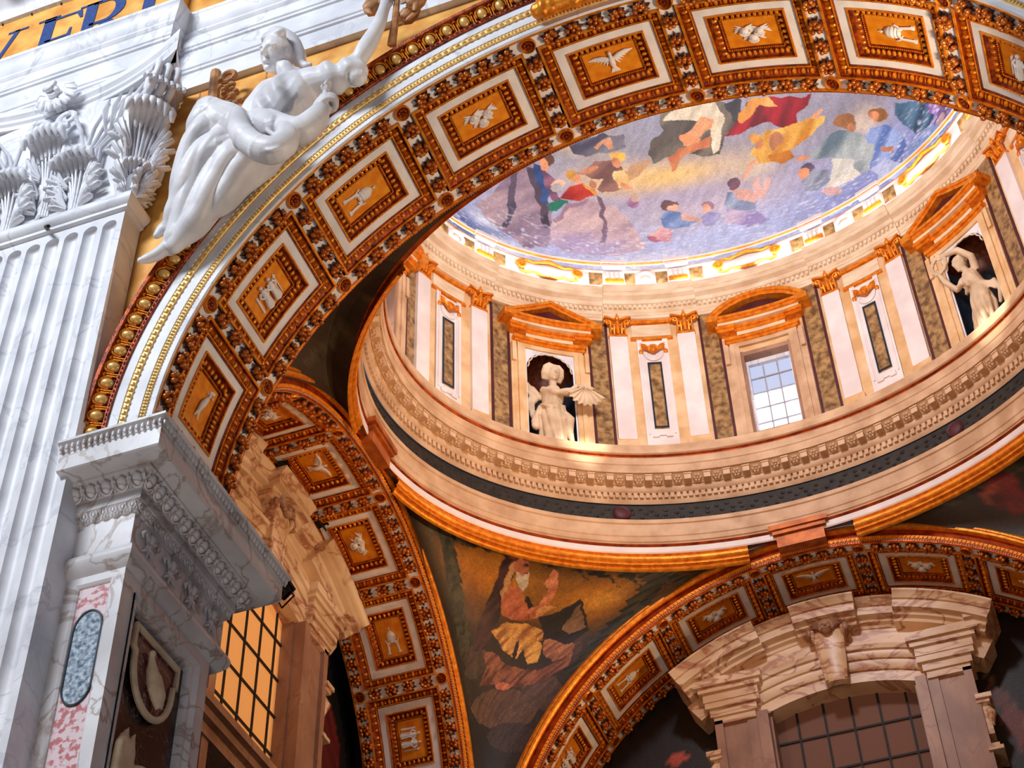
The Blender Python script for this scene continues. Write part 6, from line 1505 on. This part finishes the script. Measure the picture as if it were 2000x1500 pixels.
    for s in (-1, 1):
        q.tube([(s * .31, yf - .16 - .10 * math.sin(t), 22.12 + dz + .13 * math.cos(t)) for t in np.linspace(0, 5.2, 14)], .045, 7)
        q.tube([(s * .28, yf - .2, 22.0 + dz), (s * .24, yf - .16, 21.4 + dz), (s * .19, yf - .18, 20.98 + dz)], .035, 6)
    ko = q.build('keystone', 'vein_marble', root)
    link('cherub_head', CH2, 'brown_marble', ko, Matrix.Translation((0, yf - .22, 22.18 + dz)) @ Matrix.Scale(1.5, 4))
    # glazed grid
    wo = empty('window_grid', parent=root)
    yg = yw - .08
    q = MB()
    cw, rh = .56, .80
    for i in range(7): x = (i - 3) * cw + .1; q.box(x - .022, x + .022, yg - .03, yg + .02, 14.0, 21.35 + dz)
    for j in range(9): z = 14.6 + rh * j + dz; q.box(-1.55, 1.55, yg - .035, yg + .015, z - .022, z + .022)
    q.build('iron_bar', 'iron', wo, None)
    for i in range(6):
        for j in range(3, 9):
            x0 = (i - 3) * cw + .1; z = 14.6 + rh * j + dz
            q = MB(); q.box(max(-1.55, x0 + .01), min(1.55, x0 + cw - .01), yg, yg + .01, z - rh + .01, z - .01); q.build('pane', pane, wo, None)
    return root
MLz = arch_matrix((-7.17, 8.02, 0), (0, 1, 0)); MRz = arch_matrix((0.1, 13.88, 0), (1, 0, 0))
ART_FAR = [('p', (70, 26, 22), (110, 50, 40), [(2.85, 20.6), (3.1, 20.4), (3.35, 19.9), (3.4, 19.3), (3.1, 19.0), (2.95, 19.6)]), ('p', (90, 60, 46), (120, 84, 60), [(2.8, 21.0), (2.86, 21.0), (3.6, 19.0), (3.52, 19.0)]), ('p', (150, 50, 36), (190, 80, 56), [(-3.95, 20.5), (-3.6, 20.62), (-3.3, 20.4), (-3.5, 20.45), (-3.7, 20.3)]), ('p', (90, 24, 22), (120, 40, 32), [(3.5, 19.4), (4.0, 19.6), (4.2, 18.6), (3.6, 18.4)])]
ART_LEFT = [('p', (70, 12, 16), (110, 26, 26), [(3.4, 20.6), (3.9, 20.9), (4.4, 20.2), (4.5, 19.2), (3.6, 19.0), (3.3, 19.6)]), ('p', (60, 20, 20), (96, 40, 34), [(3.2, 22.2), (3.5, 22.5), (3.8, 22.0), (3.7, 21.2), (3.3, 21.3)])]
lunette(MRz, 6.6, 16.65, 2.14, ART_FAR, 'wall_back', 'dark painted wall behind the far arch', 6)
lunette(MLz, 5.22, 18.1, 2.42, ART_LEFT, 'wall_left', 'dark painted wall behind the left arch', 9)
surround(MRz, 2.12, 1.50, 0, 'pane_brown', 'veined marble window surround with broken segmental pediment under the far arch', '')
surround(MLz, 2.40, 1.93, .35, 'pane_amber', 'veined marble window surround glowing amber behind the left arch', '')
q = MB(); q.box(7.5, 7.9, 2.1, 14, 0, 24.2); struct(q.build('wall_right', 'dark_plaster', None, None), 'unseen plain wall added to close the bay on the right')  # added to block stray light, where an arch would open
q = MB(); q.box(-9.7, -7.1, 1.9, 2.7, 0, 18.0); q.box(-9.7, -7.05, 13.3, 16.2, 0, 18.2); q.box(7.0, 9.5, 13.3, 16.2, 0, 18.2); q.box(-9.9, -7.2, 13.2, 14.4, 0, 24); struct(q.build('wall_corner', 'dark_plaster', None, None), 'dark corner masonry of the bay')
# floodlights on the ledges
def flood(loc, target, label):
    root = empty('floodlight', loc); d = Vector(target) - Vector(loc); mt = d.to_track_quat('-Y', 'Z').to_matrix().to_4x4()
    root.matrix_world = Matrix.Translation(loc) @ mt
    q = MB(); q.box(-.13, .13, -.09, .10, -.10, .10); q.box(-.15, .15, -.12, -.08, -.12, .12); q.build('housing', 'lamp_black', root, None)
    q = MB(); q.box(-.12, .12, -.122, -.118, -.09, .09); q.build('lens', 'iron', root, None)
    q = MB(); q.tube([(-.15, 0, -.02), (-.17, 0, -.2), (.17, 0, -.2), (.15, 0, -.02)], .015, 5); q.build('bracket', 'lamp_black', root)
    return thing(root, label, 'floodlight', 'floodlights on the ledges')
flood((-6.05, 3.1, 16.30), (0, 12, 26), 'small black floodlight on the back corner of the marble pier')
flood((-8.75, 7.63, 23.33), (-2, 9, 26), 'small black floodlight on the amber window surround, near its crown')
flood((-8.75, 9.27, 23.30), (-2, 9, 26), 'small black floodlight on the amber window surround, beside a coffer of cherubs')
# ------------------------------------------------------------------ sculpture
def hand(mb, p, d, n, size=.1):
    """open, slightly curled hand at p pointing along d, palm normal n"""
    p = Vector(p); d = Vector(d).normalized(); n = Vector(n).normalized(); s = d.cross(n).normalized(); n = s.cross(d)
    mb.tube([p, p + d * size * .5, p + d * size], [size * .30, size * .42, size * .40], 8)
    for k in range(4):
        b = p + d * size * .95 + s * size * (-.36 + .24 * k); L = size * (.85, 1.0, .95, .75)[k]
        mb.tube([b, b + d * L * .45 + n * L * .08, b + d * L * .8 + n * L * .30, b + d * L * .9 + n * L * .55], [size * .13, size * .12, size * .11, size * .08], 6)
    b = p + d * size * .3 - s * size * .4
    mb.tube([b, b + d * size * .4 - s * size * .3, b + d * size * .8 - s * size * .32 + n * size * .2], [size * .14, size * .13, size * .09], 6)
def head(mb, c, r, fwd_, up_=(0, 0, 1), hair=True):
    """head with brow, eyes, nose, mouth, chin and ears looking along fwd_"""
    c = Vector(c); f = Vector(fwd_).normalized(); u = Vector(up_); s = f.cross(u).normalized(); u = s.cross(f)
    M = Matrix((s, f, u)).transposed()
    P = lambda x, y, z: c + M @ Vector((x * r, y * r, z * r))
    mb.ell(c, (r * .78, r * .88, r * 1.05), 16, 12, M)
    mb.ell(P(0, .3, -.55), (r * .55, r * .55, r * .5), 12, 8, M)
    mb.tube([P(0, .86, .22), P(0, 1.04, -.08), P(0, 1.1, -.2)], [r * .09, r * .12, r * .13], 7); mb.ell(P(0, 1.0, -.22), (r * .17, r * .1, r * .08), 7, 5, M)
    mb.tube([P(-.5, .72, .22), P(-.25, .86, .28), P(0, .88, .24), P(.25, .86, .28), P(.5, .72, .22)], r * .08, 6)
    for k in (-1, 1):
        mb.ell(P(k * .3, .76, .06), (r * .15, r * .1, r * .08), 8, 6, M); mb.ell(P(k * .78, .0, -.05), (r * .08, r * .16, r * .22), 7, 5, M)
    mb.ell(P(0, .88, -.46), (r * .24, r * .10, r * .06), 8, 5, M); mb.ell(P(0, .86, -.58), (r * .19, r * .1, r * .06), 8, 5, M); mb.ell(P(0, .72, -.88), (r * .24, r * .2, r * .18), 8, 6, M)
    return P
mb = MB()
def smooth_path(P, R, k=5):
    P = [Vector(p) for p in P]; n = len(P); op = []; orr = []
    for i in range(n - 1):
        a, b, c, d = P[max(i - 1, 0)], P[i], P[i + 1], P[min(i + 2, n - 1)]
        for j in range(k):
            t = j / k; op.append(.5 * ((2 * b) + (c - a) * t + (2 * a - 5 * b + 4 * c - d) * t * t + (3 * b - a - 3 * c + d) * t ** 3)); u = t * t * (3 - 2 * t); orr.append(R[i] * (1 - u) + R[i + 1] * u)
    return op + [P[-1]], orr + [R[-1]]
for path, rr in STATUE_LIMBS: mb.tube(*smooth_path(path, rr), 20); mb.ell(path[0], (rr[0],) * 3, 10, 7); mb.ell(path[-1], (rr[-1],) * 3, 10, 7)
for path, rr in STATUE_FOLDS: mb.tube(*smooth_path([(x, y + .10, z + .03) for x, y, z in path], rr), 10)
HP = STATUE_PT
Ph = head(mb, HP['head'], .31, (-.30, -.80, -.55), (.25, -.45, .85))
for k in range(9):
    a = -.3 + k * .32
    mb.tube([Ph(-.5 + .13 * k, .35, .95 - .02 * k), Ph(-.2 + .12 * k, -.2, 1.18), Ph(.25 + .08 * k, -.75, .6), Ph(.45 + .05 * k, -.9, .1)], [.05, .075, .08, .05], 7)
hand(mb, HP['hand'], (.25, -.15, .9), (.8, -.5, 0), .13)
hand(mb, (-3.14, -.60, 24.3), (.1, -.1, 1), (.6, -.6, 0), .14)
for i in range(2): mb.tube([(HP['cuff'][0] + .14 * math.cos(t), HP['cuff'][1] - .1 * math.sin(t), HP['cuff'][2] - .12 - .08 * i + .03 * math.sin(2 * t)) for t in np.linspace(0, 2 * PI, 14)], .05, 7)
so = fuse(mb, 'reclining_statue', 'statue_marble', .019, None, None, 2, .5)
def drape(me, fn):
    """push the cloth in and out along its normals to form folds"""
    n = len(me.vertices); co = np.empty(n * 3); me.vertices.foreach_get('co', co); co = co.reshape(-1, 3)
    no = np.array([v.normal[:] for v in me.vertices]); co = co + no * fn(co, no)[:, None]; me.vertices.foreach_set('co', co.ravel()); me.update()
def folds(p, n):
    x, y, z = p.T
    along = (x + 5.2) * -.66 + (z - 21.9) * -.75; c = (x + 5.2) * .75 - (z - 21.9) * .66 + .25 * y
    roll = np.min(np.stack([np.linalg.norm(p - np.array(q), axis=1) for q in STATUE_LIMBS[14][0]]), 0)
    k1 = np.clip((roll - .24) / .12, 0, 1) * np.clip((along - .1) / .4, 0, 1) * np.clip((1.95 - along) / .5, 0, 1)
    f1 = np.abs(np.sin(c * (9.0 - 1.2 * along) + 1.1 * np.sin(along * 2.3))) ** .8 - .55
    k2 = np.exp(-((x + 4.7) / .6) ** 2 - ((z - 22.45) / .5) ** 2)
    f2 = np.sin((x + 4.7) * 17 + (z - 22.4) * 6 + 1.2 * np.sin(z * 4))
    k3 = np.exp(-((x + 3.85) / .32) ** 2 - ((z - 22.95) / .4) ** 2)
    f3 = np.sin(x * 20 + 2.0 * np.sin(z * 3))
    return .085 * k1 * f1 + .042 * k2 * f2 + .04 * k3 * f3
drape(so.data, folds)
thing(so, 'white marble reclining figure in draped robes leaning on the big arch', 'statue')
br = empty('fruit_branch', HP['branch0'])
def rel(p, o): return tuple(Vector(p) - Vector(o))
q = MB(); q.tube([rel(HP['branch0'], HP['branch0']), rel(HP['branch1'], HP['branch0']), rel(HP['branch2'], HP['branch0'])], [.075, .06, .05], 8); q.tube([rel(HP['branch1'], HP['branch0']), rel(HP['fruitC'], HP['branch0']), rel(HP['fruitB'], HP['branch0'])], [.05, .035, .02], 6); q.tube([rel(HP['branch2'], HP['branch0']), rel(HP['fruitA'], HP['branch0'])], [.04, .02], 6); q.build('branch', 'wood_brown', br)
for k in ('fruitA', 'fruitB', 'fruitC'):
    q = MB(); q.lathe([(.0, -.16), (.10, -.13), (.14, -.02), (.11, .10), (.05, .18), (.02, .21)], 12, rel(HP[k], HP['branch0']), Matrix.Rotation(1.2, 3, 'Y')); q.build('fruit', 'wood_brown', br)
for i in range(10):
    a = i * .7; c = Vector(rel(HP[('fruitA', 'fruitB', 'fruitC')[i % 3]], HP['branch0'])) + Vector((.12 * math.cos(a), -.05, .16 * math.sin(a)))
    q = MB(); q.ell(c, (.15, .03, .05), 8, 5, Matrix.Rotation(a, 3, 'Y')); q.build('leaf', 'wood_brown', br)
thing(br, 'brown branch with pear-shaped fruits held up by the reclining figure', 'branch')
bd = empty('tied_bundle', HP['stick0'])
q = MB(); q.tube([(0, 0, -.1), rel(HP['stick1'], HP['stick0'])], [.10, .09], 9); q.build('stick', 'wood_brown', bd)
q = MB()
lc = Vector(rel(HP['loop'], HP['stick0'])); q.tube([lc + Vector((.12 * math.cos(t), 0, .13 * math.sin(t))) for t in np.linspace(0, 2 * PI, 14)], .045, 7)
a, b = Vector(rel(HP['coil0'], HP['stick0'])), Vector(rel(HP['coil1'], HP['stick0']))
for i in range(26):
    t = i / 25; c = a.lerp(b, t); q.ell(c + Vector((.10 * math.cos(i * 2.4), -.05 * math.sin(i * 1.7), .08 * math.sin(i * 2.4))), (.055, .05, .04), 7, 5)
q.build('binding', 'wood_brown', bd); thing(bd, 'brown stick with a coiled binding behind the knee of the reclining figure', 'bundle')
# --- angel in the left niche
MA1 = Wm(s_of(NICHE[0]), -.06, 26.22) @ Matrix.Diagonal((1.1, 1.1, 1.02, 1))
mb = MB()
mb.tube([(0, 0, 0), (-.02, -.04, .5), (.02, -.08, .95), (0, -.06, 1.3)], [.26, .27, .26, .2], 14)
mb.tube([(.10, -.14, .1), (.09, -.2, .7), (.06, -.15, 1.15)], [.12, .14, .13], 10); mb.tube([(0, -.06, 1.25), (.02, -.1, 1.6), (.04, -.1, 1.85)], [.19, .23, .16], 12)
mb.tube([(.04, -.1, 1.85), (.03, -.14, 2.05)], [.09, .085], 8)
Ph = head(mb, (.02, -.18, 2.26), .20, (.15, -1, -.35))
for k in range(9):
    x = -.9 + 1.8 * k / 8
    mb.tube([Ph(x * .5, .1, 1.05), Ph(x * .95, .1, .6), Ph(x * 1.05, .05, -.2), Ph(x * .95, -.1, -.9)], [.05, .07, .075, .05], 7)
mb.tube([(-.18, -.08, 1.78), (-.02, -.3, 1.55), (.22, -.42, 1.50), (.42, -.5, 1.62)], [.10, .085, .075, .055], 9); hand(mb, (.42, -.5, 1.62), (1, -.2, .3), (0, -1, 0), .09)
mb.tube([(.2, -.1, 1.78), (.34, -.25, 1.68), (.50, -.36, 1.72)], [.10, .085, .06], 9)
mb.tube([(-.2, -.05, 1.3), (-.34, -.06, .98), (-.36, -.1, .75)], [.09, .07, .09], 8); mb.ell((-.36, -.12, .66), (.09, .08, .12), 8, 6)
for k in range(8):
    t = k / 7; mb.tube([(-.14, .02, 1.72), (-.40 + .06 * t, .04, 1.86 - .35 * t), (-.50 + .12 * t, .02, 1.35 - .45 * t)], [.05, .065, .02], 7, flat=.6)
mb.tube([(-.16, .02, 1.6), (-.38, .02, 1.9), (-.48, .0, 2.02), (-.5, 0, 1.7)], [.06, .07, .06, .05], 8)
for k in range(9):
    a = 2.4 + k * .55 * 1.0; x, y = .25 * math.cos(a), -.25 * abs(math.sin(a))
    mb.tube([(x * .7, y * .9, 1.25 + .05 * math.sin(k)), (x * .95, y * 1.05, .8), (x * 1.1 + .03 * math.sin(k * 2), y * 1.1, .05)], [.03, .045, .05], 6)
for k in range(5): mb.tube([(-.24, -.1 - .03 * k, 1.32 - .03 * k), (0, -.3 - .01 * k, 1.22 - .04 * k), (.26, -.14, 1.34 - .06 * k)], .035, 6)
mb.tube([(.24, -.1, 1.2), (.34, -.2, .9), (.30, -.2, .5), (.36, -.2, .25)], [.06, .09, .08, .03], 8)
an = fuse(mb, 'angel_statue', 'warm_statue', .02, None, MA1, 1)
def skirt(p, n):
    x, y, z = p.T; a = np.arctan2(y + .05, x); k = np.clip((1.35 - z) / .25, 0, 1)
    return .034 * k * (np.abs(np.sin(a * 4.5 + .9 * np.sin(z * 3.2 + a) + z * .8)) ** .8 - .5) + .014 * np.clip((z - 1.3) / .1, 0, 1) * np.clip((1.9 - z) / .2, 0, 1) * np.sin(x * 26 + z * 14)
drape(an.data, skirt)
thing(an, 'winged angel statue in the niche left of the drum window', 'statue')
q = MB(); rows = []
for j in range(9):
    row = []
    for i in range(41):
        a = -1.15 + 2.3 * i / 40; r = .05 + .40 * j / 8; r *= 1 + .06 * math.cos(i * PI / 2.5) * j / 8
        row.append((r * math.sin(a) * 1.0, -.05 - .16 * math.sin(PI * j / 8 * .5) + .02 * math.cos(i * PI / 2.5), -.95 * r * math.cos(a) + .16))
    rows.append(row)
q.grid(rows); q.grid([[(x, y + .03, z) for x, y, z in row] for row in rows])
q.grid([[p for p in rows[-1]], [(p[0], p[1] + .03, p[2]) for p in rows[-1]]])
q.ell((-.10, -.06, .13), (.09, .05, .05), 8, 6); q.ell((.10, -.06, .13), (.09, .05, .05), 8, 6)
thing(q.build('scallop_shell', 'warm_statue', None, 60, MA1 @ Matrix.Translation((.58, -.46, 1.50)) @ Matrix.Rotation(rad(40), 4, 'X') @ Matrix.Scale(.95, 4)), 'large scallop shell held out by the winged angel statue', 'shell')
# --- figure with a wreath in the right niche
MA2 = Wm(s_of(NICHE[1]), -.08, 26.22)
mb = MB()
mb.tube([(-.1, 0, 0), (-.02, -.05, .6), (.06, -.1, 1.1), (.05, -.1, 1.4)], [.28, .27, .24, .19], 14)
mb.tube([(.05, -.1, 1.35), (.0, -.14, 1.7), (-.04, -.14, 1.95)], [.19, .22, .16], 12); mb.tube([(-.04, -.14, 1.95), (-.08, -.18, 2.12)], [.09, .085], 8)
Ph = head(mb, (-.12, -.22, 2.30), .185, (-.45, -1, -.5), (.1, -.2, 1))
for k in range(8): mb.tube([Ph(-.7 + .2 * k, .1, .95), Ph(-.6 + .2 * k, -.6, .7), Ph(-.4 + .15 * k, -.85, 0)], [.05, .07, .05], 7)
mb.tube([(.14, -.1, 1.92), (.22, -.25, 2.2), (.05, -.42, 2.46), (-.28, -.5, 2.52)], [.10, .085, .075, .05], 9); hand(mb, (-.28, -.5, 2.52), (-1, -.2, -.1), (0, -1, -.3), .09)
mb.tube([(-.22, -.14, 1.88), (-.34, -.3, 1.62), (-.46, -.44, 1.9), (-.50, -.5, 2.12)], [.10, .085, .07, .05], 9); hand(mb, (-.50, -.5, 2.12), (0, -.2, 1), (0, -1, 0), .09)
for k in range(10):
    a = 2.2 + k * .5; x, y = .25 * math.cos(a), -.25 * abs(math.sin(a))
    mb.tube([(x * .6 + .04, y * .9 - .05, 1.4), (x * .95 + .06, y * 1.1 - .03, .85), (x * 1.15 - .08 + .04 * math.sin(k * 2), y * 1.15, .05)], [.03, .045, .055], 6)
for k in range(5): mb.tube([(-.24, -.12, 1.5 + .04 * k), (0, -.36, 1.42 + .03 * k), (.26, -.12, 1.44 - .03 * k), (.42, -.05, 1.3 - .04 * k)], .035, 6)
mb.tube([(.2, -.1, 1.4), (.42, -.05, 1.35), (.5, -.0, 1.1), (.42, -.05, .7)], [.06, .08, .07, .03], 8); mb.tube([(-.16, -.2, .12), (-.22, -.3, .05)], [.07, .06], 8)
mb.tube([(.12, -.2, .9), (.1, -.26, .45), (.0, -.2, .1)], [.12, .11, .08], 9)
wb_ = fuse(mb, 'wreath_bearer_statue', 'warm_statue', .02, None, MA2, 1); drape(wb_.data, skirt)
thing(wb_, 'robed statue with raised arms in the niche at far right', 'statue')
q = MB()
for k in range(22):
    a = 2 * PI * k / 22; c = Vector((-.44 + .19 * math.cos(a), -.52, 2.36 + .23 * math.sin(a)))
    q.ell(c, (.05, .045, .085), 7, 5, Matrix.Rotation(-a + .5 * (-1) ** k, 3, 'Y'))
q.tube([(-.44 + .19 * math.cos(a), -.52, 2.36 + .23 * math.sin(a)) for a in np.linspace(0, 2 * PI, 25)], .04, 7)
thing(fuse(q, 'wreath', 'warm_statue', .018, None, MA2, 1), 'leafy wreath lifted by the robed statue at far right', 'wreath')
# ------------------------------------------------------------------ lamps of the bay
light('bay_uplight_front_left', 'SPOT', (-5.6, 3.4, 16.8), (1.5, 12, 27), 680, WARM, .25, None, rad(125), .8)
light('bay_uplight_front_right', 'SPOT', (5.8, 3.4, 16.8), (-2.5, 12, 27), 680, WARM, .25, None, rad(125), .8)
light('bay_fill_back_right', 'SPOT', (5.6, 12.4, 16.8), (-8.5, 8.8, 21.6), 2400, (1.0, .62, .32), .25, None, rad(70), .7)  # unseen lamp added to warm the side arch and its window surround
# unseen lamp added at the right springing to brighten the big arch's coffers
light('coffer_fill_right', 'SPOT', (5.7, .4, 16.75), (-1.6, 1.1, 23.4), 1500, (1.0, .80, .58), .3, None, rad(96), .6)
# lamp strips lying on the upper cornice, hidden behind its edge
NL = 20
for i in range(NL):
    s = PER * (i + .5) / NL
    p = Vector(W(s, .47, 31.52)); t = Vector(W(s, .28, 32.6)); o = light('cornice_strip', 'AREA', p, t, 13, (1.0, .95, .9), 1.5, .05)
    tx = (Vector(W(s + .1, .4, 31.5)) - Vector(W(s - .1, .4, 31.5))).normalized(); z = (p - t).normalized(); y = z.cross(tx).normalized()
    o.matrix_world = Matrix.Translation(p) @ Matrix((y.cross(z), y, z)).transposed().to_4x4()
# sunbeams from the front windows of the drum striking the ledge
light('sunbeam', 'SPOT', (1.2, 2.9, 30.2), W(s_of(127), .36, 26.2), 9000, (1.0, .93, .82), .03, None, rad(7), .9)
light('sunbeam', 'SPOT', (-1.0, 2.9, 30.2), W(s_of(44), .36, 26.2), 9000, (1.0, .93, .82), .03, None, rad(7), .9)
